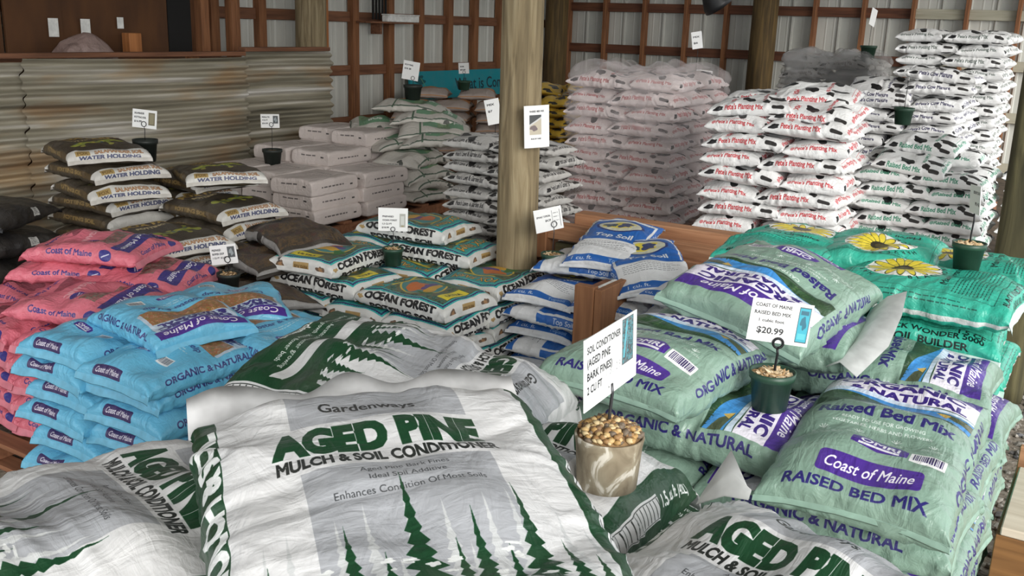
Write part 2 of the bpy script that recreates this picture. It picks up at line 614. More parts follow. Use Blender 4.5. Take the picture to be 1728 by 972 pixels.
class Bag:
    """the measures of one kind of bag and its print"""

    def __init__(s, L, Wd, T, nx=2.5, ny=3.0, flap=.025, ear=.10, nu=44, nv=26, wr=1.0, ppm=700, fold=1.0):
        s.L, s.W, s.T, s.nx, s.ny, s.flap, s.ear, s.nu, s.nv, s.wr, s.ppm = L, Wd, T, nx, ny, flap, ear, nu, nv, wr, ppm
        s.fold = fold
        s.La = profile(L, T, nx, 10)[2]
        s.Pb = profile(Wd, T, ny, 10)[2]

    def canvas(s, bg):
        return Canvas(s.La, 2 * s.Pb, s.ppm, bg)

    # frames on the canvas, see the bag from outside; local x = reading direction, y = up
    def front(s, c): return c.frame(s.La / 2, s.Pb / 2, -90)
    def back(s, c): return c.frame(s.La / 2, 1.5 * s.Pb, -90)
    def end0(s, c): return c.frame(0, s.Pb / 2, -90)
    def end1(s, c): return c.frame(s.La, s.Pb / 2, 90)

    def sides(s, c):
        yield c.frame(s.La / 2, 0, 0)
        yield c.frame(s.La / 2, 2 * s.Pb, 0)
        yield c.frame(s.La / 2, s.Pb, 180)

    def mesh(s, name, mat, sealmat, seed=0, sag=(0, 0), bulge=0.0, lump=.012, twist=0.0, crease=14, nu=None, nv=None, seals=True, fold=None):
        nu, nv = nu or s.nu, nv or s.nv
        fold = s.fold if fold is None else fold
        L, Wd, T = s.L, s.W, s.T
        g = np.random.RandomState(seed * 17 + 3)
        X, zx, La = profile(L, T, s.nx, nu)
        Y, zy, Pb = profile(Wd, T, s.ny, nv)
        jj = np.arange(2 * nv)
        yj = np.where(jj <= nv, Y[np.minimum(jj, nv)], Y[np.clip(2 * nv - jj, 0, nv)])
        zj = np.where(jj <= nv, zy[np.minimum(jj, nv)], -zy[np.clip(2 * nv - jj, 0, nv)])
        sg = np.where(zj >= 0, .56, .44)
        xx = np.repeat(X[:, None], 2 * nv, 1)
        yy = yj[None, :] * (1 + s.ear * (1 - zx[:, None]) ** 1.5)
        pull = 1 - .05 * (1 - (np.abs(yj) / (Wd / 2)) ** 2)[None, :] * (np.abs(X) / (L / 2))[:, None] ** 6
        xx = xx * pull
        zz = T * sg[None, :] * zj[None, :] * zx[:, None]
        a = np.repeat(np.linspace(0, La, nu + 1)[:, None], 2 * nv, 1)
        b = np.repeat((jj * Pb / nv)[None, :], nu + 1, 0)
        body = zx[:, None] * np.abs(zj)[None, :]
        top = (zj > 0)[None, :]
        # lumps of the filling
        zz = zz + np.where(top, 1, .25) * body * lump * wav(xx, yy, seed + 11, .22)
        zz = zz + bulge * T * body * top * (1 - (xx / (L / 2)) ** 2) * (1 - (yy / (Wd / 2)) ** 2)
        P = np.stack([xx, yy, zz], -1)
        # folds
        dx = np.gradient(P, axis=0)
        dy = np.roll(P, -1, 1) - np.roll(P, 1, 1)
        nrm = np.cross(dx, dy)
        nrm /= np.linalg.norm(nrm, axis=2, keepdims=True) + 1e-9
        D = np.zeros(a.shape)
        for e in (0, 1):
            ae = a if e == 0 else La - a
            for k in range(crease):
                b0 = g.uniform(0, 2 * Pb)
                ang = g.normal(0, .45)
                ln = g.uniform(.12, .42) * L
                wd = g.uniform(.006, .015) * (1 + .8 * (L > .7))
                A = g.uniform(.0025, .006) * s.wr * g.choice([1, 1, -1]) * (1 + .5 * (L > .7))
                db = (b - b0 + Pb) % (2 * Pb) - Pb
                along = ae * math.cos(ang) + db * math.sin(ang)
                perp = -ae * math.sin(ang) + db * math.cos(ang)
                w2 = wd * (1 + along / ln)
                D += A * np.exp(-(perp / w2) ** 2) * np.clip(1 - along / ln, 0, 1) * (along > -.02)
        side = np.exp(-((np.abs(yj) - Wd / 2) / (T * .28)) ** 2)[None, :]
        for k in range(int(46 * L * s.wr)):                          # gathers down the sides
            a0 = g.uniform(0, La)
            sl = g.normal(0, .7)
            wd = g.uniform(.006, .013)
            sidec = g.choice([0, Pb])
            db = (b - sidec + Pb) % (2 * Pb) - Pb
            ext = g.uniform(.5, 1.0) * T
            D += g.uniform(.002, .0048) * s.wr * g.choice([1, 1, -1]) * np.exp(-((a - a0 - sl * db) / wd) ** 2) * np.exp(-(db / ext) ** 2)
        for k in range(7 if L > .7 else 4):                         # long shallow drag folds over the face
            t = g.uniform(-.6, .6)
            c0 = g.uniform(-.3, .3) * L
            pr = (a - La / 2 - c0) * math.cos(t) + (b - Pb / 2) * math.sin(t)
            D += g.choice([1, 1, -1]) * .0038 * s.wr * np.exp(-(pr / g.uniform(.009, .018)) ** 2) * (.5 + .5 * np.sin(b * g.uniform(6, 12) + g.uniform(0, 6)))
        D *= np.sqrt(np.clip(zx, 0.02, 1))[:, None]
        P = P + nrm * D[..., None]
        # the bag as it lies
        f = lambda x, y: -sag[0] * (np.abs(x) / (L / 2)) ** 2 - sag[1] * (np.abs(y) / (Wd / 2)) ** 2 + twist * x * y
        P[..., 2] += f(P[..., 0], P[..., 1]) + T * .44
        V = P.reshape(-1, 3)
        n2 = 2 * nv
        i, j = np.meshgrid(np.arange(nu), jj, indexing='ij')
        i, j = i.ravel(), j.ravel()
        jn = (j + 1) % n2
        F = np.stack([i * n2 + j, (i + 1) * n2 + j, (i + 1) * n2 + jn, i * n2 + jn], 1)
        u0, u1 = i / nu, (i + 1) / nu
        v0, v1 = j / n2, (j + 1) / n2
        uv = np.stack([np.stack([u0, v0], 1), np.stack([u1, v0], 1), np.stack([u1, v1], 1), np.stack([u0, v1], 1)], 1)
        me = bpy.data.meshes.new(name)
        me.vertices.add(len(V)); me.vertices.foreach_set('co', V.astype(np.float32).ravel())
        me.loops.add(F.size); me.loops.foreach_set('vertex_index', F.astype(np.int32).ravel())
        me.polygons.add(len(F))
        me.polygons.foreach_set('loop_start', np.arange(0, F.size, 4, dtype=np.int32))
        me.polygons.foreach_set('use_smooth', np.ones(len(F), bool))
        l = me.uv_layers.new(name='UVMap')
        l.data.foreach_set('uv', uv.astype(np.float32).ravel())
        me.materials.append(mat)
        me.update(calc_edges=True)
        me.validate()
        out = [me]
        if seals and s.flap > 0:
            for e in (0, 1):
                row = P[0 if e == 0 else nu][:nv + 1]
                d = -1 if e == 0 else 1
                Vs = []
                nseg = 3
                for r in range(nseg + 1):
                    q = row.copy()
                    k = r / nseg
                    w_ = s.flap * k
                    q[:, 0] += d * w_ * (1 - .62 * fold) * (1 + .25 * np.sin(q[:, 1] * 31 + seed))
                    q[:, 2] += w_ * (.05 * np.sin(q[:, 1] * 17 + seed * 1.7 + e) + .05 * np.sin(q[:, 1] * 47 + seed) - fold * (.55 + .35 * k))
                    Vs.append(q)
                Vt = np.array(Vs).reshape(-1, 3)
                m_ = nv + 1
                Vb = Vt - [0, 0, .002]
                VV = np.r_[Vt + [0, 0, .001], Vb]
                nT = len(Vt)
                Fs = []
                for r in range(nseg):
                    for c in range(nv):
                        q = (r * m_ + c, (r + 1) * m_ + c, (r + 1) * m_ + c + 1, r * m_ + c + 1)
                        q = q if e == 1 else q[::-1]
                        Fs.append(q)
                        Fs.append(tuple(x + nT for x in q[::-1]))
                o_ = nseg * m_
                for c in range(nv):
                    q = (o_ + c, o_ + c + nT, o_ + c + 1 + nT, o_ + c + 1)
                    Fs.append(q if e == 1 else q[::-1])
                out.append(mesh(name + '_seal', VV, Fs, sealmat, smooth=True))
        return out


class Kind:
    def __init__(s, name, cat, bag, mat, sealmat, variants, parts=True):
        s.name, s.cat, s.bag, s.parts = name, cat, bag, parts
        s.var = [bag.mesh(name, mat, sealmat, seals=parts, **v) for v in variants]
        s.n = 0
        s.mat, s.seal = mat, sealmat

    def put(s, x, y, z, yaw, label, group, v=None, tilt=(0, 0), name=None):
        if v is None:
            v = s.n % len(s.var)
            s.n += 1
        ms = s.var[v % len(s.var)]
        rot = (R(tilt[0]), R(tilt[1]), R(yaw))
        nm = name or s.name
        if s.parts:
            o = empty(nm, (x, y, z), rot)
            o.rotation_mode = 'XYZ'
            obj('bag_body', ms[0], o)
            for q in ms[1:]:
                obj('end_seal', q, o)
        else:
            o = obj(nm, ms[0], None, (x, y, z), rot)
        tag(o, label, s.cat, group)
        return o


ORD = ['', 'top', 'second', 'third', 'fourth', 'fifth', 'sixth', 'seventh', 'eighth', 'ninth', 'tenth', 'eleventh', 'twelfth',
       'thirteenth', 'fourteenth', 'fifteenth', 'sixteenth', 'seventeenth', 'eighteenth', 'nineteenth', 'twentieth']


def seal_mat(name, c, rough=.4):
    return plain(name, c, rough)


def pallet(name, x0, y0, x1, y1, z, label, group='wooden pallets under the stacks'):
    """slatted pallet; top face at z+.13"""
    e = empty(name, ((x0 + x1) / 2, (y0 + y1) / 2, z))
    w, d = (x1 - x0) / 2, (y1 - y0) / 2
    V, F = box_vf(-w, -.045, 0, w, .045, .022, .003)
    ms = mesh('deck_board', V, F, M['pallet'])
    n = 6
    for i in range(n):
        y = -d + .05 + (2 * d - .1) * i / (n - 1)
        obj('deck_board', ms, e, (0, y, .108))
    for i in (0, n // 2, n - 1):
        y = -d + .05 + (2 * d - .1) * i / (n - 1)
        obj('bottom_board', ms, e, (0, y, 0))
    V, F = box_vf(-.02, -d, .022, .02, d, .108, .003)
    mr = mesh('stringer', V, F, M['pallet'])
    for x in (-w + .02, 0, w - .02):
        obj('stringer', mr, e, (x, 0, 0))
    tag(e, label, 'pallet', group)
    return e


# ------------------------------------------------------------------ the setting
FLOORZ = .42                                                         # the barn floor behind the timbers is higher than the gravel
V, F = box_vf(-12, -6, -.2, 6, 20, 0)
floor = obj('floor', mesh('floor', V, F, M['ground']))
tag(floor, 'grey gravel ground beside and below the stacked pallets', kind='structure')

Vp, Fp = join_vf([box_vf(-8, 5.0, 0, -1.0, 13.3, FLOORZ), box_vf(-1.0, 6.35, 0, .5, 13.3, FLOORZ)])
bf = obj('floor_barn', mesh('floor_barn', Vp, Fp, M['barn_floor']))
tag(bf, 'raised earth floor of the barn behind the timbers', kind='structure')


def ribbed(name, length, height, mat, pitch=.305, rib=.018):
    """vertical-ribbed wall sheet in the local x-z plane, ribs towards -y"""
    P = []
    x = 0
    while x < length - 1e-6:
        for dx, dy in ((0, 0), (.10, 0), (.115, -.004), (.13, 0), (.20, 0), (.215, -.004), (.23, 0), (.262, 0), (.275, -rib), (.295, -rib)):
            if x + dx <= length: P.append((x + dx, dy))
        x += pitch
    P.append((length, 0))
    V = [(px, py, 0) for px, py in P] + [(px, py, height) for px, py in P]
    n = len(P)
    F = [(i, i + 1, i + 1 + n, i + n) for i in range(n - 1)]
    return mesh(name, V, F, mat)


WX, WY = -7.65, 13.25
wl = empty('wall_left', (WX, 0, 0))
tag(wl, 'barn side wall of grey sheet metal on brown studs', kind='structure')
shl = ribbed('metal_panel', .915, 4.0, M['metal_wall'])
y = 3.0
while y < WY - .01:
    obj('metal_panel', shl, wl, (-.02, y, .3), (0, 0, R(90)))
    y += .915
ms = mesh('stud', *box_vf(0, -.05, .3, .09, .05, 4.2, .004), M['stud_z'])
for yy in (6.38, 6.67, 6.93, 7.28, 8.69, 9.32, 9.9, 10.51, 11.09, 11.7, 12.3):
    obj('stud', ms, wl, (.0, yy, 0))
ob = obj('stud', mesh('stud', *box_vf(0, -.035, .3, .10, .035, 4.2, .004), M['orange_z']), wl, (.02, 8.17, 0))
mg = mesh('girt', *box_vf(-.005, 3.0, -.055, .035, 13.2, .055, .004), M['girt_y'])
for z in (.45, .86, 1.435, 2.02, 2.62, 3.2, 3.8):
    obj('girt', mg, wl, (.005, 0, z))

wb = empty('wall_back', (0, WY, 0))
tag(wb, 'barn end wall of grey ribbed metal with brown studs and girts', kind='structure')
shb = ribbed('metal_panel', .915, 3.3, M['metal_wall'], rib=.03)
x = -7.65
while x < 1.2:
    obj('metal_panel', shb, wb, (x, .02, .3))
    x += .915
ms = mesh('stud', *box_vf(-.022, -.14, .3, .022, 0, 3.5, .003), M['stud_z'])
for xx in (-7.33, -6.72, -6.10, -5.47, -4.89, -3.70, -3.09, -2.50, -1.89, -1.33, -.72, -.1, .5):
    obj('stud', ms, wb, (xx, 0, 0))
mgd = mesh('girt', *box_vf(-5.1, -.06, -.06, 0, -.02, .06, .004), M['girt_x'])
mgp = mesh('girt', *box_vf(0, -.06, -.06, 3.4, -.02, .06, .004), M['pale_x'])
for z in (.5, 1.10, 1.70, 2.28, 2.9, 3.5):
    obj('girt', mgd, wb, (-2.5, 0, z))
    obj('girt', mgp, wb, (-2.5, 0, z))

# plywood room in the dark left corner, above and behind the fence
wr_ = empty('wall_partition', (-7.25, 0, 0))
tag(wr_, 'dark brown plywood partition in the left corner', kind='structure')
for i, (y0, y1) in enumerate(((3.0, 4.34), (4.36, 4.83), (4.835, 5.84))):
    box('plywood_panel', (0, y0, .3), (.02 + .012 * (i % 2), y1, 3.6), M['ply'], wr_, .002)
box('gap_shade_sheet', (.0, 5.85, .3), (.015, 6.1, 3.6), M['dark_board'], wr_)  # black sheet stands in for the shade inside the open gap
for yy, w_ in ((6.2, .09), (6.55, .09)):
    box('partition_stud', (0, yy - w_ / 2, .3), (.09, yy + w_ / 2, 3.6), M['stud_z'], wr_, .003)

RV = [(-8.2, -3.5, 5.1), (1.2, -3.5, 3.45), (1.2, 13.9, 3.45), (-8.2, 13.9, 5.1)]  # unseen roof; slope and overhang shaped to steer the daylight
RV += [(x_, y_, z_ + .06) for x_, y_, z_ in RV]
ce = obj('ceiling', mesh('ceiling', RV, [(0, 1, 2, 3), (7, 6, 5, 4), (0, 4, 5, 1), (1, 5, 6, 2), (2, 6, 7, 3), (3, 7, 4, 0)], M['ceiling']))
tag(ce, 'unseen barn roof above the stacks, shaped for the daylight', kind='structure')
wf = obj('wall_outer', mesh('wall_outer', *box_vf(-7.95, -1.4, 0, -7.83, 13.6, 4.3), M['ply']))
tag(wf, 'outer boarding of the barn side', kind='structure')


# poles
def pole(x, y, z0, z1, r, mat, label, seed, lean=(0, 0), sq=False):
    g = np.random.RandomState(seed)
    seg, rows = (28, 40)
    V, F = [], []
    for i in range(rows + 1):
        f = i / rows
        z = z0 + (z1 - z0) * f
        for k in range(seg):
            t = 2 * math.pi * k / seg
            if sq:
                c, s_ = math.cos(t), math.sin(t)
                q = r / (abs(c) ** 8 + abs(s_) ** 8) ** (1 / 8)
            else:
                q = r * (1 - .06 * f)
            q *= 1 + .02 * math.sin(3 * t + seed + z * 1.3) + .012 * math.sin(11 * t + 2 * math.sin(z * 2.1 + seed))
            V.append((lean[0] * f + q * math.cos(t), lean[1] * f + q * math.sin(t), z))
    for i in range(rows):
        for k in range(seg):
            a, b_ = i * seg + k, i * seg + (k + 1) % seg
            F.append((a, b_, b_ + seg, a + seg))
    F.append(tuple(range(seg))[::-1]); F.append(tuple(range(rows * seg, (rows + 1) * seg)))
    o = obj('wooden_pole', mesh('wooden_pole', V, F, mat, smooth=True), None, (x, y, 0))
    tag(o, label, 'pole')
    return o


pole(-2.86, 4.66, 0, 4.1, .118, M['pole'], 'pale round log pole in the middle carrying a white notice', 1, (-.03, .0))
pole(-7.22, 7.60, FLOORZ, 4.1, .16, M['pole'], 'thick brown-green pole behind the right end of the rusty corrugated fence', 2)
pole(-7.30, 12.75, FLOORZ, 4.1, .17, M['pole_dark'], 'dark brown pole in the barn corner behind the yellow bags', 3)
pole(-4.29, 12.95, FLOORZ, 4.1, .17, M['pole_dark'], 'dark brown pole on the back wall behind the grey cow-spotted bags', 4)
pole(-.41, 6.1, 0, 3.6, .135, M['post_moss'], 'mossy squared post at the right edge standing in the gravel', 5, (0, .0), True)

# corrugated fence
fe = empty('corrugated_fence', (-6.5, 0, 0))
tag(fe, 'rusty corrugated metal fence with a brown wooden cap at the left', 'fence')


def corr_sheet(y0, y1, z0, z1, off, seed):
    pitch = .078
    nz = int((z1 - z0) / pitch * 10)
    ny_ = 24
    g = np.random.RandomState(seed)
    V, F = [], []
    for i in range(nz + 1):
        z = z0 + (z1 - z0) * i / nz
        for j in range(ny_ + 1):
            y = y0 + (y1 - y0) * j / ny_
            e = .012 * math.sin(z * 31 + seed) if j in (0, ny_) else 0
            V.append((off + .021 * math.sin(2 * math.pi * z / pitch) + .006 * math.sin(y * 2.3 + seed), y + e, z + .008 * math.sin(y * 1.7 + seed)))
    for i in range(nz):
        for j in range(ny_):
            a = i * (ny_ + 1) + j
            F.append((a, a + 1, a + ny_ + 2, a + ny_ + 1))
    o = obj('metal_sheet', mesh('metal_sheet', V, F, M['corr'], smooth=True), fe)
    return o


corr_sheet(2.6, 4.02, .15, 1.63, -.01, 1)
corr_sheet(4.0, 6.03, .15, 1.66, .02, 2)
corr_sheet(6.07, 7.16, .15, 1.70, -.05, 3)
box('cap_board', (-.10, 2.6, 1.665), (.0, 6.05, 1.70), M['girt_y'], fe, .004)
box('cap_board', (-.10, 6.05, 1.70), (.0, 7.1, 1.735), M['girt_y'], fe, .004)
for yy in (2.7, 4.2, 5.6, 7.0):
    box('fence_post', (-.19, yy - .04, 0), (-.11, yy + .04, 1.66), M['stud_z'], fe, .003)

# timbers in front of the raised floor
tm = empty('timber_divider', (-.16, 4.98, 0))
tag(tm, 'reddish-brown timber divider behind the blue-white bags', 'divider')
zz = 0
for k in range(4):
    box('plank', (-2.62, -.03, zz + .004), (-1.05, .03, zz + .19), M['mossy_x'], tm, .004)
    zz += .19
box('beam', (-2.72, -.05, .78), (-1.1, .06, .87), M['timber_x'], tm, .006)
box('beam', (-2.55, .065, .80), (-1.2, .19, .93), M['timber_x'], tm, .006)
box('beam_end_block', (-2.86, -.07, .66), (-2.66, .09, .89), M['timber_z'], tm, .006)
box('beam', (-1.95, -.10, .70), (-1.0, -.052, .79), M['timber_x'], tm, .005)

# ------------------------------------------------------------------ bag kinds and their prints
def vs(n, seed=0, **kw):
    g = random.Random(seed)
    out = []
    for i in range(n):
        d = dict(seed=seed * 10 + i)
        for k, v in kw.items():
            if isinstance(v, tuple) and k != 'sag':
                d[k] = g.uniform(*v)
            elif k == 'sag':
                d[k] = (g.uniform(0, v[0]), g.uniform(0, v[1]))
            else:
                d[k] = v
        out.append(d)
    return out


K = {}
GREEN = (20, 62, 36)
INK = (34, 38, 36)


def d_pine():
    b = Bag(.86, .58, .19, nx=3.6, ny=3.4, flap=.075, ear=.05, nu=130, nv=80, wr=1.5, ppm=1250, fold=.0)
    c = b.canvas((208, 208, 208))
    H, P2 = b.La / 2, b.Pb / 2
    b.front(c)
    c.rect(-.15, -.30, .14, .43, (164, 166, 170))
    c.rect(-.26, .135, .26, .270, (208, 208, 208))
    c.text('Gardenways', -.02, .305, .16, .032, (40, 42, 42), .02)
    c.text('AGED PINE', -.02, .186, .335, .070, GREEN, .07)
    c.text('MULCH & SOIL CONDITIONER', -.01, .145, .345, .029, INK, .045)
    c.text('Aged Pine Bark Fines', .0, .108, .135, .0125, (58, 60, 62), .0)
    c.text('Ideal Soil Additive', .0, .085, .115, .0125, (58, 60, 62), .0)
    c.text('Enhances Condition Of Most Soils', .0, .058, .225, .0135, (58, 60, 62), .0)
    g = np.random.RandomState(4)
    for i, x in enumerate(np.linspace(-.225, .235, 14)):
        c.pine(x + g.uniform(-.008, .008), -.25, g.uniform(.17, .28), g.uniform(.07, .10), (190, 192, 192), 50 + i)
    tops = [(-.215, .20), (-.165, .15), (-.11, .24), (-.065, .18), (-.015, .33), (.035, .19), (.065, .23), (.105, .17), (.145, .29), (.19, .18), (.225, .14)]
    for i, (x, h) in enumerate(tops):
        c.pine(x, -.26, h + .01, .065 + h * .20, GREEN, i)
    c.poly([(-.245, -.30), (-.245, -.16), (-.2, -.18), (-.1, -.15), (0, -.17), (.1, -.15), (.18, -.18), (.25, -.16), (.25, -.30)], GREEN)
    for i in range(34):
        c.blob(g.uniform(-.22, .22), g.uniform(-.18, -.07), g.uniform(.004, .013), g.uniform(.002, .006), (214, 216, 214), i, .3)
    x = np.linspace(-P2, P2, 40)
    top = -.28 + .065 * (1 - (x / .3) ** 2)
    c.poly(list(zip(x, top)) + [(P2, -H - .02), (-P2, -H - .02)], (206, 206, 206))
    c.poly(list(zip(x, top - .04)) + [(P2, -H - .02), (-P2, -H - .02)], GREEN)
    c.text('Holds moisture . Aerates soil for better growing', 0, -.305, .40, .016, (224, 226, 224), .0)
    c.text('Promotes root growth . Ideal for flower beds', 0, -.333, .36, .016, (224, 226, 224), .0)
    c.text('Gardenways', 0, -.382, .19, .03, (224, 226, 224), .03)
    # gussets
    c.rect(-P2, -H, -.262, H, GREEN)
    c.rect(.262, -H, P2, H, (206, 206, 206))
    c.rect(.248, -H, .282, H, GREEN)
    for i in range(54):
        y = -H + i * 2 * H / 54
        c.line(.290, y, .335, y + .016, .0035, (44, 50, 46))
    c.line(.288, -H, .288, H, .002, (44, 50, 46)); c.line(.338, -H, .338, H, .002, (44, 50, 46))
    c.rect(.262, .22, P2, H, GREEN)
    c.text('1.5 cu. ft. (42L)', .318, .31, .15, .028, (226, 228, 226), .03, rot=90)
    c.text('AGED PINE MULCH & SOIL', -.268, -.02, .74, .044, (226, 228, 226), .06, rot=90)
    b.back(c)
    c.rect(-P2, -H, -.25, H, GREEN); c.rect(.25, -H, P2, H, GREEN)
    c.text('CONDITIONER', .272, .0, .40, .042, (226, 228, 226), .06, rot=-90)
    for f in b.sides(c):
        pass
    c.frame(b.La / 2, 0, 0)
    # end flaps left plain white: seals carry them
    b.end0(c)
    c.rect(-P2, -.02, P2, .018, (206, 206, 206))
    b.end1(c)
    c.rect(-P2, -.02, P2, .03, (206, 206, 206))
    m = print_mat('pine_mulch_bag_film', c, .38, .30, 6.0)
    return b, m, seal_mat('white_bag_seal', (206, 206, 206))


SAGE = (130, 158, 142)
PURP = (74, 46, 138)
DPURP = (44, 40, 108)


def script_name(c, x, y, w, h, col=(236, 234, 240), rot=0):
    c.text('Coast of Maine', x, y, w, h, col, .012, .22, rot=rot)


def omri(c, x, y, w, col=PURP):
    c.poly([(x - w * .5, y - w * .16), (x - w * .5, y + w * .10), (x - w * .28, y + w * .24), (x + w * .28, y + w * .24), (x + w * .5, y + w * .10), (x + w * .5, y - w * .16), (x, y - w * .26)], col)
    c.text('OMRI', x, y - w * .06, w * .70, w * .20, (230, 230, 236), .03)
    c.rect(x - w * .36, y - w * .17, x + w * .36, y - w * .10, (226, 226, 232))


def d_sage():
    b = Bag(.64, .42, .138, nx=3.6, ny=3.6, flap=.012, ear=.04, nu=90, nv=54, wr=1.3, ppm=1350)
    c = b.canvas(SAGE)
    H, P2 = b.La / 2, b.Pb / 2
    b.front(c)
    # top panel: white with band and lettering, landscape picture below
    c.rect(-.195, .115, .195, .285, (226, 222, 232))
    c.rect(-.195, .228, .195, .288, PURP)
    script_name(c, -.02, .241, .29, .034)
    c.text('ORGANIC', .0, .188, .32, .032, (58, 40, 120), .05)
    c.text('& NATURAL', .02, .150, .30, .027, (58, 40, 120), .05)
    c.photo(-.195, .058, .195, .143, [(30, 56, 36), (52, 84, 52), (40, 70, 44), (74, 104, 62)], 5, .03)
    xs = np.linspace(-.195, .195, 30)
    c.poly(list(zip(xs, .143 - .024 * (xs + .195) / .39)) + list(zip(xs[::-1], (.128 - .052 * (xs + .195) / .39 - .014 * np.sin(xs * 9))[::-1])), (64, 140, 206))
    c.poly(list(zip(xs, .148 - .009 * np.sin(xs * 12))) + [(.195, .122), (-.195, .140)], (206, 220, 236))
    c.poly([(.105, .122), (.195, .112), (.195, .075), (.148, .092)], (74, 84, 58)); c.poly([(.10, .120), (.138, .115), (.127, .096)], (196, 164, 84))
    for i, x in enumerate(np.linspace(-.19, .18, 42)):
        c.pine(x, .055, .032 + .009 * ((i * 7) % 5) / 5 - .022 * (x + .195) / .39, .015, (34, 62, 42), i)
    c.rect(-.21, .0, .21, .058, SAGE)
    c.text('CASTINE BLEND', 0, .040, .14, .011, (222, 232, 226), .0)
    c.text('Raised Bed Mix', 0, -.010, .33, .040, DPURP, .035)
    c.text('READY TO USE FOR GROWING', 0, -.032, .20, .009, (226, 234, 230), .0)
    c.text('VEGETABLES, HERBS AND FLOWERS', 0, -.049, .24, .009, (226, 234, 230), .0)
    for i, x in enumerate((-.13, -.045, .045, .13)):
        for k in range(5):
            c.line(x, -.085, x + .014 * math.cos(R(30 + 30 * k)), -.085 + .018 * math.sin(R(30 + 30 * k)), .002, (222, 232, 226))
        c.lines(x - .025, x + .025, -.103, -.092, 2, .002, (222, 232, 226), i)
    c.lines(-.17, -.075, -.135, -.112, 2, .004, (222, 232, 226), 9)
    omri(c, .02, -.145, .13)
    c.barcode(.09, -.175, .17, -.13)
    c.rect(-.10, -.268, .135, -.208, PURP, r=.012)
    script_name(c, .015, -.25, .20, .030)
    c.text('RAISED BED MIX', .0, -.315, .32, .030, DPURP, .03)
    b.back(c)
    c.lines(-.14, .14, -.2, .2, 26, .004, (70, 70, 120), 4, .5)
    for f in b.sides(c):
        c.text('ORGANIC & NATURAL', 0, .016, .42, .027, DPURP, .035)
    m = print_mat('sage_green_bag_film', c, .27, .28, 8.0)
    return b, m, seal_mat('sage_bag_seal', (140, 170, 154))


TEAL = (54, 172, 148)


def sunflower(c, x, y, r, seed=0):
    c.ell(x, y, r * 1.06, r * 1.06, (240, 240, 232))
    for k in range(17):
        t = 2 * math.pi * k / 17
        px, py = x + math.cos(t) * r * .62, y + math.sin(t) * r * .62
        for (s_, col) in ((1.0, (40, 60, 40)), (.86, (236, 214, 66))):
            a = np.linspace(0, 2 * math.pi, 20, endpoint=False)
            u, v = r * .42 * s_ * np.cos(a), r * .115 * s_ * np.sin(a)
            c.poly(np.stack([px + u * math.cos(t) - v * math.sin(t), py + u * math.sin(t) + v * math.cos(t)], 1), col)
    c.ell(x, y, r * .30, r * .30, (48, 44, 30))
    c.ell(x, y, r * .17, r * .17, (84, 76, 40))


def d_teal():
    b = Bag(.60, .44, .135, nx=3.8, ny=3.4, flap=.03, ear=.04, nu=80, nv=48, wr=1.3, ppm=1100)
    c = b.canvas(TEAL)
    H, P2 = b.La / 2, b.Pb / 2
    ink = (24, 74, 66)
    b.front(c)
    for k in range(3):
        c.line(-.185, .26 - .004 * k, .185, .26 - .004 * k, .0012, ink)
    c.rect(-.19, -.245, -.188, .265, ink); c.rect(.188, -.245, .19, .265, ink)
    c.rect(-.19, -.245, .19, -.243, ink)
    sunflower(c, 0, .10, .125)
    for k, ch in enumerate('BLACK WONDER'):
        if ch == ' ': continue
        t = R(205 + k * 11.5)
        c.text(ch, .148 * math.cos(t), .10 + .148 * math.sin(t), 0, .020, (18, 40, 36), .03, rot=math.degrees(t) + 90)
    for k, ch in enumerate('HARVEST HOME'):
        if ch == ' ': continue
        t = R(150 - k * 10.5)
        c.text(ch, .140 * math.cos(t), .10 + .140 * math.sin(t), 0, .018, (18, 40, 36), .02, rot=math.degrees(t) - 90)
    c.text('Marvil Organics', 0, -.078, .25, .024, (18, 40, 36), .02)
    c.lines(-.17, .17, -.225, -.10, 11, .0035, ink, 3, .9)
    c.lines(-.17, .17, .235, .255, 2, .0035, ink, 5, .9)
    c.text('1.5 CF', .13, -.265, .085, .022, (18, 40, 36), .03)
    for e in (b.end0,):
        e(c)
        c.text('BLACK WONDER 5000', 0, .046, .34, .024, (14, 36, 32), .03)
        c.text('SOIL BUILDER', 0, .010, .25, .024, (14, 36, 32), .03)
    # continue the end lettering on the lower half of the end
    for (ox, deg) in ((0, 90), (b.La, -90)):
        c.frame(ox, 1.5 * b.Pb, deg)
        pass
    for f in b.sides(c):
        c.rect(-H, -.030, H, -.008, (206, 212, 208))
        c.lines(-.22, .22, .02, .05, 2, .004, ink, 8, .8)
    b.back(c)
    c.lines(-.16, .16, -.2, .2, 22, .004, ink, 4, .7)
    m = print_mat('teal_bag_film', c, .27, .28, 8.0)
    return b, m, seal_mat('teal_bag_seal', (206, 224, 218))


def d_teal_ends(b, c):
    pass


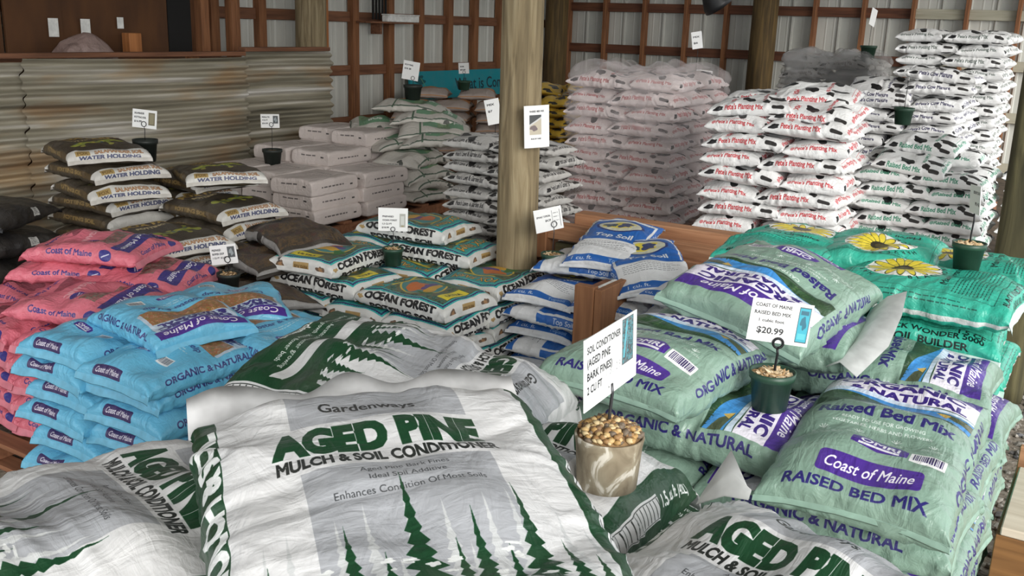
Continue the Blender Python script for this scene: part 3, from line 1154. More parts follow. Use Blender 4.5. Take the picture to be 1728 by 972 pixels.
def d_ocean():
    b = Bag(.60, .42, .112, nx=4.0, ny=4.4, flap=.022, ear=.03, nu=64, nv=40, wr=1.1, ppm=900)
    c = b.canvas((222, 222, 218))
    H, P2 = b.La / 2, b.Pb / 2
    tq = (64, 186, 180)
    b.front(c)
    c.rect(-.186, -.272, .186, .272, tq)
    for i in range(34):
        y = -.256 + i * .512 / 33
        c.ell(-.168, y, .008, .008, (62, 60, 110), n=12); c.ell(.168, y, .008, .008, (62, 60, 110), n=12)
    for i in range(23):
        x = -.168 + i * .336 / 22
        c.ell(x, -.256, .008, .008, (62, 60, 110), n=12); c.ell(x, .256, .008, .008, (62, 60, 110), n=12)
    c.rect(-.163, -.25, .163, .25, (70, 180, 172))
    c.photo(-.155, -.242, .155, .15, [(34, 60, 50), (58, 92, 74), (120, 98, 62), (70, 120, 110), (44, 66, 52), (92, 84, 60)], 8, .08)
    # round picture with fish and a yellow flash
    c.ell(.0, .01, .125, .125, (206, 178, 74)); c.ell(.0, .01, .115, .115, (72, 130, 128))
    c.blob(-.02, .03, .075, .05, (196, 110, 58), 3, .2); c.blob(.03, -.01, .05, .035, (98, 78, 130), 5, .25); c.blob(.0, -.05, .08, .03, (206, 160, 60), 6, .25)
    c.blob(-.08, -.07, .03, .05, (62, 110, 60), 9, .3); c.blob(.09, -.08, .03, .04, (62, 110, 60), 10, .3)
    c.rect(-.11, -.235, .07, -.165, (226, 210, 62)); c.text('ULTRA', -.02, -.215, .12, .025, (60, 60, 40), .04)
    # gold lettering over teal
    c.rect(-.155, .150, .155, .242, (58, 150, 146))
    c.text('FOX FARM', .0, .168, .285, .055, (58, 50, 50), .06)
    c.text('FOX FARM', .0, .170, .275, .053, (214, 166, 72), .01)
    c.poly([(-.10, .150), (.0, .128), (.10, .150), (.10, .135), (.0, .112), (-.10, .135)], (206, 190, 70))
    for f in b.sides(c):
        c.text('OCEAN FOREST', .0, .012, .47, .038, (24, 24, 26), .06)
        c.text('POTTING SOIL', .02, -.050, .44, .036, (24, 24, 26), .06)
        c.blob(-.262, .018, .018, .014, (186, 156, 104), 2, .3)
    for e in (b.end0, b.end1):
        e(c)
        for i, x in enumerate((-.13, .0, .13)):
            if i == 1:
                c.rect(x - .05, -.018, x + .05, .030, (176, 146, 92)); c.text('FOX FARM', x, -.006, .085, .022, (112, 84, 44), .05)
            else:
                c.blob(x, .008, .024, .02, (112, 90, 72), i + 3, .3); c.blob(x, .008, .012, .012, (170, 130, 90), i, .3)
    b.back(c)
    c.lines(-.16, .16, -.2, .2, 22, .004, (70, 70, 70), 4, .6)
    m = print_mat('turquoise_bag_film', c, .36, .2, 9.0)
    return b, m, seal_mat('grey_white_bag_seal', (214, 214, 210))


def d_salamander():
    b = Bag(.60, .46, .106, nx=4.0, ny=3.6, flap=.022, ear=.03, nu=60, nv=38, wr=1.1, ppm=800)
    c = b.canvas((58, 50, 38))
    H, P2 = b.La / 2, b.Pb / 2
    b.front(c)
    c.rect(-P2, -H, P2, -.245, (212, 210, 204))
    c.photo(-.20, -.238, .20, .28, [(40, 36, 26), (62, 52, 34), (48, 40, 28), (74, 66, 44)], 4, .09)
    c.rect(-.19, .14, .19, .25, (54, 38, 26)); c.text('FOX FARM', 0, .16, .34, .06, (170, 140, 66), .05)
    c.text('POTTING SOIL', 0, .10, .26, .03, (196, 176, 130), .05)
    # salamander shape: body, tail and four legs, yellow green with blue spots
    pts = [(-.15, -.13), (-.10, -.10), (-.05, -.085), (.02, -.06), (.08, -.06), (.12, -.09)]
    for i in range(len(pts) - 1):
        c.line(*pts[i], *pts[i + 1], .05 - .004 * i, (132, 142, 50))
    for x, y in pts: c.ell(x, y, .024, .024, (150, 156, 56))
    for (x, y, dx, dy) in ((-.09, -.10, -.02, -.06), (-.05, -.09, .03, .06), (.04, -.06, .02, -.06), (.06, -.06, .03, .06)):
        c.line(x, y, x + dx, y + dy, .018, (122, 132, 48)); c.ell(x + dx, y + dy, .016, .012, (150, 146, 60))
    g = np.random.RandomState(3)
    for i in range(16):
        x = g.uniform(-.14, .1); c.ell(x, -.10 + (x + .14) * .2 + g.uniform(-.02, .02), .010, .008, [(52, 92, 116), (196, 178, 66)][i % 2])
    c.rect(-.185, -.304, -.105, -.262, (168, 142, 86)); c.text('FOX', -.145, -.297, .06, .024, (112, 84, 40), .03)
    c.text('SALAMANDER SOIL', .055, -.297, .27, .030, (120, 76, 48), .05); c.text('SALAMANDER SOIL', .055, -.296, .267, .028, (206, 160, 110), .0)
    c.text('WATER HOLDING', .0, -.3265, .34, .020, (58, 66, 104), .05)
    b.end1(c)
    c.rect(-P2, -.02, P2, .06, (206, 204, 198))
    for (ox, dg) in ((0, 90), (b.La, -90)):
        c.frame(ox, 1.5 * b.Pb, dg); c.rect(-P2, -.02, P2, .07, (206, 204, 198))
    for f in b.sides(c):
        c.rect(-H + .08, -.004, H - .08, .03, (82, 66, 40)); c.text('POTTING SOIL', 0, .004, .3, .02, (140, 116, 70), .06)
    m = print_mat('lizard_bag_film', c, .38, .2, 9.0, dull=.05)
    return b, m, seal_mat('lizard_bag_seal', (196, 192, 184))


def d_lblue():
    b = Bag(.56, .43, .116, nx=3.6, ny=3.4, flap=.028, ear=.04, nu=64, nv=40, wr=1.3, ppm=900)
    lb = (106, 186, 220)
    c = b.canvas(lb)
    H, P2 = b.La / 2, b.Pb / 2
    b.front(c)
    c.photo(-.17, .055, .17, .165, [(120, 84, 58), (168, 118, 74), (112, 124, 62), (186, 92, 62), (140, 104, 72), (196, 170, 110)], 6, .05)
    c.rect(-.18, .06, .18, .215, (188, 204, 220))
    c.photo(-.165, .06, .165, .158, [(120, 84, 58), (168, 118, 74), (112, 124, 62), (186, 92, 62), (140, 104, 72), (206, 184, 130), (150, 70, 50)], 16, .028)
    c.rect(-.19, .215, .19, .272, PURP); script_name(c, 0, .228, .32, .034)
    c.text('ORGANIC', .0, .190, .32, .022, (62, 56, 120), .08)
    c.text('& NATURAL', .0, .166, .30, .020, (62, 56, 120), .08)
    c.text('Lobster & Kelp', .0, .012, .26, .026, (54, 74, 130), .03)
    c.lines(-.12, .12, -.04, -.01, 2, .005, (206, 228, 238), 3)
    omri(c, -.04, -.10, .09); c.barcode(.06, -.13, .13, -.09, (70, 70, 80))
    c.lines(-.15, -.09, -.13, -.09, 3, .004, (206, 228, 238), 5)
    for e in (b.end0,):
        e(c)
        c.rect(-.125, .008, .035, .052, (60, 46, 96), r=.008); script_name(c, -.045, .02, .13, .022)
    for f in b.sides(c):
        c.text('ORGANIC & NATURAL', .0, .014, .40, .024, (52, 58, 120), .03)
    m = print_mat('light_blue_bag_film', c, .27, .28, 8.0)
    return b, m, seal_mat('light_blue_bag_seal', (112, 184, 214))


def d_pink():
    b = Bag(.60, .46, .12, nx=3.2, ny=3.0, flap=.03, ear=.05, nu=64, nv=40, wr=1.5, ppm=800)
    c = b.canvas((214, 112, 128))
    H, P2 = b.La / 2, b.Pb / 2
    b.front(c)
    c.photo(-.16, .04, .16, .12, [(120, 112, 108), (150, 66, 72), (96, 110, 92), (176, 96, 100), (140, 134, 130)], 6, .05)
    c.rect(-.19, .15, .19, .25, (60, 52, 124)); script_name(c, 0, .185, .32, .036)
    c.ell(.10, .0, .042, .036, (58, 56, 130)); c.line(.075, -.012, .125, .012, .006, (206, 206, 224)); c.line(.08, .004, .12, .022, .005, (206, 206, 224))
    c.text('ORGANIC', .02, -.06, .22, .024, (228, 160, 168), .05)
    c.blob(-.05, -.15, .10, .05, (150, 74, 88), 4, .3)
    c.text('Coast of Maine', .0, -.24, .26, .022, (64, 54, 124), .03)
    for e in (b.end0, b.end1):
        e(c); c.text('Coast of Maine', -.02, .02, .24, .022, (64, 54, 124), .03); c.ell(.16, .024, .03, .026, (58, 56, 130))
    for f in b.sides(c):
        c.text('Coast of Maine', -.05, .012, .24, .024, (64, 54, 124), .03); c.ell(.14, .02, .032, .028, (58, 56, 130)); c.line(.12, .01, .16, .03, .005, (206, 206, 224))
    m = print_mat('pink_bag_film', c, .22, .4, 8.0)
    return b, m, seal_mat('pink_bag_seal', (210, 124, 138))


def d_topsoil():
    b = Bag(.54, .38, .105, nx=2.7, ny=2.8, flap=.016, ear=.09, nu=60, nv=38, wr=1.4, ppm=900)
    bl = (36, 98, 176)
    c = b.canvas((224, 225, 226))
    H, P2 = b.La / 2, b.Pb / 2
    b.front(c)
    c.rect(-.17, -.06, .17, .20, bl)
    c.ell(.0, .12, .135, .075, (42, 60, 120)); c.ell(.0, .12, .12, .064, (196, 196, 176)); c.blob(.0, .12, .08, .04, (214, 196, 74), 4, .3); c.blob(.03, .125, .04, .03, (60, 70, 110), 6, .3); c.blob(-.05, .115, .035, .025, (70, 84, 96), 7, .3)
    c.text('Top Soil', .0, -.02, .21, .046, (226, 228, 232), .03)
    c.lines(-.15, .15, -.15, -.08, 5, .004, (90, 92, 96), 3, .7)
    for e in (b.end0, b.end1):
        e(c)
        c.rect(-P2, .022, P2, .066, bl)
        c.text('1 cu. ft.', -.09, .032, .11, .024, (214, 220, 230), .01)
        c.text('Topsoil', .10, .032, .10, .024, (150, 180, 216), .01)
    for (ox, dg) in ((0, 90), (b.La, -90)):
        c.frame(ox, 1.5 * b.Pb, dg)
    for f in b.sides(c):
        c.rect(-.06, -.01, H, .03, bl); c.text('Top Soil', .10, .0, .12, .024, (214, 220, 230), .01)
    b.back(c); c.lines(-.15, .15, -.15, .15, 12, .004, (90, 92, 96), 3, .7)
    m = print_mat('blue_white_topsoil_film', c, .36, .3, 9.0)
    return b, m, seal_mat('topsoil_bag_seal', (220, 222, 224))


def d_cow(text, col, name, L=.52, Wd=.36, T=.108, tint=(234, 234, 233), ppm=620, dull=0.0, top=None):
    """white bag with black cow spots, one line of print on every side"""
    b = Bag(L, Wd, T * 1.04, nx=2.8, ny=2.9, flap=0, ear=.09, nu=76, nv=32, wr=1.35, ppm=ppm)
    c = b.canvas(tint)
    H, P2 = b.La / 2, b.Pb / 2
    k = (30, 30, 32)
    b.front(c)
    for i, (x, y, rx, ry) in enumerate(((-.10, .12, .05, .035), (.06, .15, .03, .05), (.10, -.02, .05, .03), (-.09, -.08, .035, .05), (.02, -.17, .05, .028), (-.02, .03, .03, .02), (.13, .10, .02, .03))):
        c.blob(x, y, rx, ry, k, i + 5, .22, .4 * i)
    c.text(text, .0, .07, Wd * .62, .022, col, .03)
    if top: c.text(top, .12, -.12, .06, .03, col, .04)
    for f in b.sides(c):
        c.text(text, -.03 * L / .52, .006, L * .46, .030, col, .03)
        c.rect(L * .27, .014, L * .42, .040, k, r=.011)
        c.blob(L * .33, -.034, L * .09, .012, k, 2, .15)
        c.blob(-L * .37, .016, L * .06, .015, k, 4, .2)
    for e in (b.end0, b.end1):
        e(c)
        c.text(text, .0, .020, Wd * .66, .026, col, .03)
        c.lines(-.09, .10, .050, .062, 1, .004, col, 3, .6)
        c.ell(-Wd * .37, .030, .012, .014, col, .6)
    m = print_mat(name, c, .38, .3, 9.0, dull=dull)
    return b, m, seal_mat(name + '_seal', (220, 220, 220))


def d_bale():
    b = Bag(.52, .38, .122, nx=11, ny=11, flap=0, ear=.0, nu=48, nv=36, wr=.7, ppm=500)
    c = b.canvas((214, 203, 198))
    b.front(c); c.lines(-.10, .10, -.05, .06, 3, .010, (170, 158, 154), 3, .6); c.text('PERLITE', 0, .09, .16, .02, (150, 140, 138), .03)
    for f in b.sides(c):
        c.lines(-.15, .12, -.004, .012, 1, .009, (70, 66, 66), 2, .75); c.rect(.17, -.004, .20, .006, (60, 58, 58))
    for e in (b.end0, b.end1):
        e(c); c.lines(-.10, .08, .012, .03, 1, .009, (70, 66, 66), 4, .75); c.rect(.10, .012, .13, .022, (60, 58, 58))
    m = print_mat('pale_bale_film', c, .5, .3, 8.0, dull=.06)
    return b, m, None


def d_greenwhite():
    b = Bag(.62, .42, .11, nx=2.4, ny=2.5, flap=.02, ear=.12, nu=48, nv=30, wr=1.8, ppm=500)
    c = b.canvas((196, 192, 184))
    b.front(c); c.rect(-.13, -.10, .13, .24, (96, 146, 112)); c.photo(-.13, .02, .13, .12, [(92, 140, 104), (120, 150, 110), (60, 90, 66)], 3, .05); c.rect(-.22, -.13, .22, -.115, (52, 92, 66))
    c.text('SOIL', 0, .16, .14, .04, (210, 214, 206), .05)
    for f in b.sides(c):
        c.rect(-.32, .02, .32, .032, (70, 92, 78)); c.blob(.17, .0, .03, .02, (60, 66, 62), 3, .3); c.lines(.1, .26, -.03, -.02, 1, .006, (80, 80, 80), 3)
    for e in (b.end0, b.end1):
        e(c); c.blob(.04, .02, .025, .018, (60, 66, 62), 3, .3); c.lines(-.06, .08, -.004, .004, 1, .006, (80, 80, 80), 3)
    m = print_mat('green_white_bag_film', c, .45, .35, 7.0, dull=.12)
    return b, m, seal_mat('green_white_bag_seal', (184, 180, 172))


def d_simple(name, base, art, L=.56, Wd=.4, T=.12, rough=.45, dull=.05, ny=2.6):
    b = Bag(L, Wd, T, nx=2.4, ny=ny, flap=.02, ear=.12, nu=44, nv=28, wr=1.3, ppm=420)
    c = b.canvas(base)
    art(b, c)
    return b, print_mat(name, c, rough, .3, 8.0, dull=dull), seal_mat(name + '_seal', tuple(np.array(base) * .95))


def art_yellow(b, c):
    b.front(c)
    for i, (x, y) in enumerate(((-.10, .14), (.08, .06), (-.06, -.08), (.10, -.16), (.0, .2), (-.14, .02))):
        c.blob(x, y, .06, .045, (34, 32, 30), i, .3)
    for f in b.sides(c):
        c.rect(-.3, -.06, .3, -.006, (206, 202, 190)); c.blob(.1, .02, .06, .02, (34, 32, 30), 3, .3); c.blob(-.16, .02, .05, .018, (34, 32, 30), 5, .3)
    for e in (b.end0, b.end1):
        e(c); c.blob(.05, .02, .05, .02, (34, 32, 30), 3, .3)


def art_tan(b, c):
    b.front(c); c.rect(-.2, -.08, .2, .10, (178, 120, 70)); c.photo(-.14, .02, .14, .18, [(170, 130, 90), (190, 150, 90), (140, 120, 100)], 2, .06)
    for f in b.sides(c):
        c.rect(-.3, -.014, .3, .002, (150, 104, 66)); c.blob(.05, .03, .05, .012, (90, 80, 70), 3, .3)
    for e in (b.end0, b.end1):
        e(c); c.rect(-.2, -.03, .2, .01, (186, 132, 78))


def art_dark(b, c):
    b.front(c)
    c.photo(-.21, -.28, .21, .28, [(38, 32, 26), (62, 48, 36), (92, 70, 40), (44, 36, 30), (74, 40, 34), (40, 44, 32)], 12, .13)
    c.rect(-.21, -.29, .21, -.14, (30, 26, 24)); c.blob(-.14, -.2, .04, .03, (120, 96, 50), 4, .3)
    c.text('Is the Best of the', .03, -.19, .22, .020, (176, 152, 60), .02); c.text('Seaside Soils', .03, -.225, .20, .022, (176, 152, 60), .03)
    for f in b.sides(c):
        c.rect(-.4, -.035, .4, .028, (150, 148, 146))
        c.rect(-.02, -.035, .03, .028, (28, 26, 26))
    for e in (b.end0, b.end1):
        e(c); c.rect(-.3, -.04, .3, .024, (140, 138, 136))


def art_black(b, c):
    b.front(c); c.text('SOIL', 0, .05, .2, .06, (60, 60, 60), .05)
    for e in (b.end0, b.end1):
        e(c); c.rect(.06, .0, .12, .05, (206, 206, 202)); c.lines(.066, .114, .005, .045, 5, .004, (120, 120, 120), 3, 1)
    for f in b.sides(c):
        c.rect(.05, .0, .11, .05, (206, 206, 202)); c.lines(.056, .104, .005, .045, 5, .004, (120, 120, 120), 3, 1)


def kind(key, name, cat, made, variants, parts=True):
    K[key] = Kind(name, cat, made[0], made[1], made[2], variants, parts)


kind('pine', 'mulch_bag', 'bag', d_pine(), [
    dict(seed=1, sag=(.012, .012), lump=.012, crease=34, fold=-.45),
    dict(seed=2, sag=(.03, .02), lump=.016, crease=34, fold=.9),
    dict(seed=3, sag=(.035, .03), lump=.016, crease=40, fold=.9),
    dict(seed=4, sag=(.03, .03), lump=.016, crease=40, fold=.9)])
kind('sage', 'soil_bag', 'bag', d_sage(), vs(4, 2, sag=(.014, .008), lump=.012, crease=30, bulge=(.0, .1)))
kind('teal', 'soil_bag', 'bag', d_teal(), vs(3, 3, sag=(.012, .008), lump=.012, crease=26, bulge=(.0, .1)))
kind('ocean', 'soil_bag', 'bag', d_ocean(), vs(4, 4, sag=(.012, .006), lump=.010, crease=16))
kind('sala', 'soil_bag', 'bag', d_salamander(), vs(3, 5, sag=(.015, .008), lump=.010, crease=16))
kind('lblue', 'soil_bag', 'bag', d_lblue(), vs(4, 6, sag=(.02, .012), lump=.014, crease=22))
kind('pink', 'soil_bag', 'bag', d_pink(), vs(4, 7, sag=(.025, .015), lump=.018, crease=24))
kind('top', 'topsoil_bag', 'bag', d_topsoil(), vs(4, 8, sag=(.02, .01), lump=.012, crease=20))
kind('bale', 'perlite_bale', 'bale', d_bale(), vs(3, 9, lump=.004, crease=10), False)
kind('gw', 'soil_bag', 'bag', d_greenwhite(), [dict(seed=91, sag=(.04, .01), lump=.016), dict(seed=92, sag=(.02, .02), lump=.016), dict(seed=93, sag=(.06, .0), lump=.02, twist=.15)], False)
kind('plant', 'planting_mix_bag', 'bag', d_cow("Pete's Planting Mix", (190, 56, 62), 'planting_mix_film', top='MIX'), vs(4, 10, sag=(.025, .006), lump=.012, crease=22), False)
kind('plantw', 'planting_mix_bag', 'bag', d_cow("Pete's Planting Mix", (176, 84, 84), 'planting_mix_wrapped_film', tint=(226, 214, 212), T=.112), vs(4, 11, sag=(.03, .006), lump=.012, crease=22), False)
kind('cow', 'cow_manure_bag', 'bag', d_cow("Pete's Cow Manure", (52, 50, 82), 'cow_manure_film', T=.102), vs(4, 12, sag=(.025, .006), lump=.012, crease=22), False)
kind('potting', 'potting_mix_bag', 'bag', d_cow("Pete's Potting Mix", (96, 106, 100), 'potting_mix_film', T=.102, L=.5, Wd=.36), vs(4, 13, sag=(.02, .006), lump=.012, crease=22), False)
kind('raised', 'raised_bed_bag', 'bag', d_cow('Raised Bed Mix', (70, 140, 112), 'raised_bed_mix_film', T=.094, L=.44, Wd=.32), vs(4, 14, sag=(.015, .005), lump=.010, crease=22), False)
kind('lawn', 'garden_soil_bag', 'bag', d_cow("Pete's Lawn & Garden Soil", (44, 44, 46), 'lawn_garden_film', T=.084, L=.46, Wd=.33, tint=(198, 196, 192), dull=.05), vs(3, 15, sag=(.01, .004), lump=.009, crease=18), False)
kind('greycow', 'cow_manure_bag', 'bag', d_cow('Cow Manure', (70, 72, 74), 'grey_cow_film', tint=(168, 172, 172), dull=.1), vs(3, 16, sag=(.05, .01), lump=.014, crease=22), False)
kind('greyw', 'planting_mix_bag', 'bag', d_cow("Pete's Planting Mix", (120, 112, 112), 'grey_wrapped_film', tint=(182, 180, 178), dull=.1, T=.112), vs(3, 17, sag=(.03, .006), lump=.012), False)
kind('yellow', 'soil_bag', 'bag', d_simple('yellow_bag_film', (206, 168, 52), art_yellow), vs(3, 18, sag=(.03, .01), lump=.014), False)
kind('tan', 'soil_bag', 'bag', d_simple('tan_bag_film', (178, 164, 156), art_tan, ny=3.4), vs(3, 19, sag=(.02, .01), lump=.012), False)
kind('dark', 'compost_bag', 'bag', d_simple('dark_bag_film', (46, 40, 34), art_dark, L=.62, Wd=.44, T=.12, rough=.36), vs(3, 20, sag=(.05, .01), lump=.016))
kind('blackbag', 'soil_bag', 'bag', d_simple('black_bag_film', (26, 26, 28), art_black, L=.6, Wd=.42, T=.15, rough=.32), vs(1, 21, sag=(.02, .01), lump=.016))

# ------------------------------------------------------------------ foreground: aged pine mulch bags
TP = K['pine'].bag.T
gp = 'pine mulch bags on the nearest pallet'
K['pine'].put(-.775, 1.01, 1.150, 141, 'large white and green pine mulch bag lying uppermost in the foreground', gp, 0, (0, -11))
o = K['pine'].put(-1.43, 1.82, 1.22 - TP, 15, 'pine mulch bag behind the uppermost one, green foot with white print to the left', gp, 1, (0, 9))
o.scale = (.88, 1, 1)
K['pine'].put(-1.38, .82, 1.22 - TP, 72, 'pine mulch bag at the lower left corner with its trees lying sideways', gp, 2, (0, 0))
dbag = K['pine'].put(-.40, 1.30, 1.14 - TP, 75, 'pine mulch bag at the bottom right below the tan pebble pot', gp, 1, (0, -8))
K['pine'].put(-1.56, 2.10, 1.0 - TP, -6, 'white pine mulch bag mostly covered, word Garden showing left of the tan pot', gp, 3, (0, 0))
K['pine'].put(-1.00, 1.56, 1.13 - TP, 92, 'pine mulch bag under the tan pebble pot, green side showing 1.5 cu. ft.', gp, 2, (0, 0))
for k in range(4):
    for i, (x, y, a) in enumerate(((-1.35, .9, 90), (-.72, .9, -90), (-1.35, 1.76, 90), (-.72, 1.76, -90))):
        K['pine'].put(x, y, .14 + k * .185, a, f'pine mulch bag, {ORD[6 - k]} layer down in the nearest pallet, ' + ['left front', 'right front', 'left rear', 'right rear'][i], 'lower pine mulch bags', (k + i) % 3)
pallet('pallet', -1.65, .45, -.4, 2.2, 0, 'wooden pallet under the pine mulch bags')


# ------------------------------------------------------------------ row-by-row stacks
def jit(r, a):
    return r.uniform(-a, a)


def grid_stack(key, x0, x1, y0, y1, z0, n, T, desc, group, vis='fr', seed=1, yaws=(90, 180), first=0, ends_top=False):
    """layers turned in alternation: lengthwise along y (ends to the front), then along x (sides to the front)"""
    kd = K[key]
    r = random.Random(seed)
    L, Wd = kd.bag.L, kd.bag.W
    for k in range(n):
        z = z0 + k * T
        o_ = ORD[n - k + first]
        if ((k + n) % 2 == 0) != ends_top:
            cx = max(1, round((x1 - x0) / Wd)); px = (x1 - x0) / cx
            cy = max(1, round((y1 - y0) / L)); py = (y1 - y0) / cy
            yaw = yaws[0]
        else:
            cx = max(1, round((x1 - x0) / L)); px = (x1 - x0) / cx
            cy = max(1, round((y1 - y0) / Wd)); py = (y1 - y0) / cy
            yaw = yaws[1]
        for i in range(cx):
            for j in range(cy):
                front = j == 0
                right = i == cx - 1
                if not ((front and 'f' in vis) or (right and 'r' in vis) or (k == n - 1 and 't' in vis)): continue
                col = ['left end', 'right end'][min(i, 1)] if cx == 2 else ['left', 'middle', 'right'][min(i, 2)]
                row = '' if j == 0 else ', ' + ['', 'second', 'third', 'fourth'][min(j, 3)] + ' row back'
                kd.put(x0 + px * (i + .5) + jit(r, .012), y0 + py * (j + .5) + jit(r, .012), z, yaw + (180 if r.random() < .25 and key not in ('teal',) else 0) + jit(r, 2.5),
                       f'{desc}, {o_} layer, {col}{row}', group)


def pinwheel(key, x0, y0, z0, n, T, desc, group, seed=1, full=1, side=True, back=False, flip=0, jm=(2, 3)):
    kd = K[key]
    r = random.Random(seed)
    L, Wd = kd.bag.L, kd.bag.W
    for k in range(n):
        z = z0 + k * T
        A = (k + flip) % 2 == 0
        o_ = ORD[min(n - k, 20)]
        allb = n - k <= full
        items = []
        if A:
            for j in range(jm[0]): items.append(('left', x0 + Wd / 2, y0 + L * (j + .5), 90, j))
            for j in range(jm[1]): items.append(('right', x0 + Wd + L / 2, y0 + Wd * (j + .5), 180 * (j % 2), j))
        else:
            for j in range(jm[1]): items.append(('left', x0 + L / 2, y0 + Wd * (j + .5), 180 * (j % 2), j))
            for j in range(jm[0]): items.append(('right', x0 + L + Wd / 2, y0 + L * (j + .5), 90, j))
        for c, x, y, a, j in items:
            if not (j == 0 or allb or (side and c == 'right')): continue
            row = '' if j == 0 else [', second', ', third'][j - 1] + ' row'
            kd.put(x + jit(r, .018), y + jit(r, .015), z, a + jit(r, 3.5), f'{desc}, {o_} layer, {c}{row}', group,
                   tilt=(jit(r, 1.5), jit(r, 2.0)))


# sage green raised bed mix
ks = K['sage']; TS = ks.bag.T
gs = 'sage green raised bed mix bags'
ds = 'sage green raised bed soil bag'
o = ks.put(-.405, 2.475, 1.06 - TS, 91, ds + ' nearest on top, purple label towards the viewer', gs, 0, (0, -3.5))
o.scale = (1.12, 1.0, 1.06)
ks.put(-1.00, 2.44, 1.175 - TS, 84, ds + ' on top at the left behind the SOIL CONDITIONER sign', gs, 1)
o = ks.put(-.87, 2.95, 1.285 - TS, -96, ds + ' upside down behind the price sign, landscape up', gs, 2, (-12, 3))
o.scale = (1.06, 1.08, 1.1)
ks.put(-.88, 2.47, 1.035 - TS, 0, ds + ' under the green pot, purple band turned sideways', gs, 3)
r6 = ks.put(-.90, 3.04, 1.15 - TS, -4, ds + ' behind the green pot, open white flap to the right', gs, 1)
ks.put(-.535, 3.19, 1.03 - TS, 2, ds + ' right in front of a teal bag end', gs, 3)
ks.put(-1.10, 3.0, 1.03 - TS, 90, ds + ' covered by the upside-down one', gs, 0)
grid_stack('sage', -1.44, -.17, 2.26, 3.40, .14, 6, .1265, 'sage green bag in the lower stack', gs, 'frt', 5, (90, 0))
pallet('pallet', -1.42, 2.26, -.2, 3.39, 0, 'wooden pallet under the sage green bags')

def flap(bag, name, rows, mat):
    """loose sheet of film on a bag: rows of points in the bag's own space"""
    P = np.array(rows, float)
    n, m_ = P.shape[:2]
    V = list(map(tuple, P.reshape(-1, 3))) + list(map(tuple, P.reshape(-1, 3) - [0, 0, .0015]))
    F, k = [], n * m_
    for i in range(n - 1):
        for j in range(m_ - 1):
            q = (i * m_ + j, i * m_ + j + 1, (i + 1) * m_ + j + 1, (i + 1) * m_ + j)
            F += [q, tuple(x + k for x in q[::-1])]
    o = obj(name, mesh(name, V, F, mat, smooth=True), bag)
    return o


M['flap'] = plain('white_film_flap', (214, 216, 214), .35)
flap(r6, 'loose_flap', [[(.27, -.22, .045), (.285, -.08, .075), (.275, .09, .105), (.26, .22, .125)], [(.315, -.235, .075), (.335, -.08, .120), (.325, .09, .155), (.305, .23, .175)], [(.37, -.245, .045), (.405, -.08, .105), (.39, .09, .160), (.36, .24, .20)]], M['flap'])
flap(dbag, 'loose_flap', [[(.33, .29, .11), (.34, .23, .15), (.345, .18, .16)], [(.37, .305, .11), (.385, .25, .175), (.37, .19, .165)], [(.38, .31, .08), (.425, .275, .195), (.38, .20, .15)]], M['flap'])

# teal soil builder
kt = K['teal']; TT = kt.bag.T
gt = 'teal soil builder bags'
dt = 'teal soil builder bag'
kt.put(-1.08, 3.88, 1.225 - TT, 88, dt + ' at the left of the top row, sunflower upright', gt, 0, (0, 0))
kt.put(-.75, 3.98, 1.235 - TT, -86, dt + ' in the middle of the top row', gt, 1, (0, 0))
kt.put(-.51, 3.62, 1.205 - TT, 176, dt + ' lying crosswise in front, sunflower left and text panel right', gt, 2)
kt.put(-.41, 4.02, 1.20 - TT, 180, dt + ' under the small green pot at the right', gt, 0)
grid_stack('teal', -1.14, -.25, 3.42, 4.50, .14, 7, .133, 'teal bag in the lower stack', gt, 'frt', 6, (90, 0), 0, True)
pallet('pallet', -1.13, 3.42, -.26, 4.5, 0, 'wooden pallet under the teal bags')

# ocean forest
ko = K['ocean']; TO = ko.bag.T
go = 'turquoise potting soil bags'
do = 'white and turquoise potting soil bag'
PO = .103
grid_x0, grid_x1 = -3.90, -2.66
# lower layers
for k in range(4):
    z = .14 + k * PO
    nm = ORD[6 - k]
    if k % 2 == 1:
        for i in range(3):
            ko.put(grid_x0 + .41 * (i + .5), 3.70 + .31, z, 90 if (i + k) % 2 else -90, f'{do} end to the front in the {nm} layer, ' + ['left', 'middle', 'right'][i], go)
        ko.put(grid_x1 - .2, 4.36, z, 90, f'{do} in the {nm} layer at the right rear', go)
    else:
        for i in range(2):
            ko.put(grid_x0 + .62 * (i + .5), 3.72 + .20, z, 180 * ((i + k // 2) % 2), f'{do} side to the front in the {nm} layer, ' + ['left', 'right'][i], go)
        ko.put(grid_x1 - .31, 4.36, z, 0, f'{do} in the {nm} layer at the right rear', go)
zL = .14 + 4 * PO
ko.put(-3.585, 3.95, zL, 180, do + ' front left, under the raised one', go, 0)
ko.put(-2.965, 3.93, zL + .006, 177, do + ' at the front right corner, round fish picture on top', go, 1, (0, 0))
ko.put(-2.90, 4.47, zL, -88, do + ' flat beside the log pole with upside-down gold lettering', go, 2)
ko.put(-3.33, 4.47, zL, -91, do + ' flat between the pot and the log pole', go, 3)
ko.put(-3.76, 4.5, zL, -90, do + ' flat at the rear left under the raised ones', go, 0)
zM = zL + PO
ko.put(-3.66, 3.99, zM, 96, do + ' raised at the front left', go, 2)
ko.put(-3.30, 4.55, zM, 4, do + ' right behind the price sign, gold end to the right', go, 1)
ko.put(-3.72, 4.58, zM + .01, 92, do + ' behind the price sign at the left', go, 3)
ko.put(-3.47, 4.53, zM + PO + .01, 5, do + ' uppermost of its pile', go, 0)
pallet('pallet', -3.9, 3.7, -2.66, 4.8, 0, 'wooden pallet under the turquoise potting soil bags')

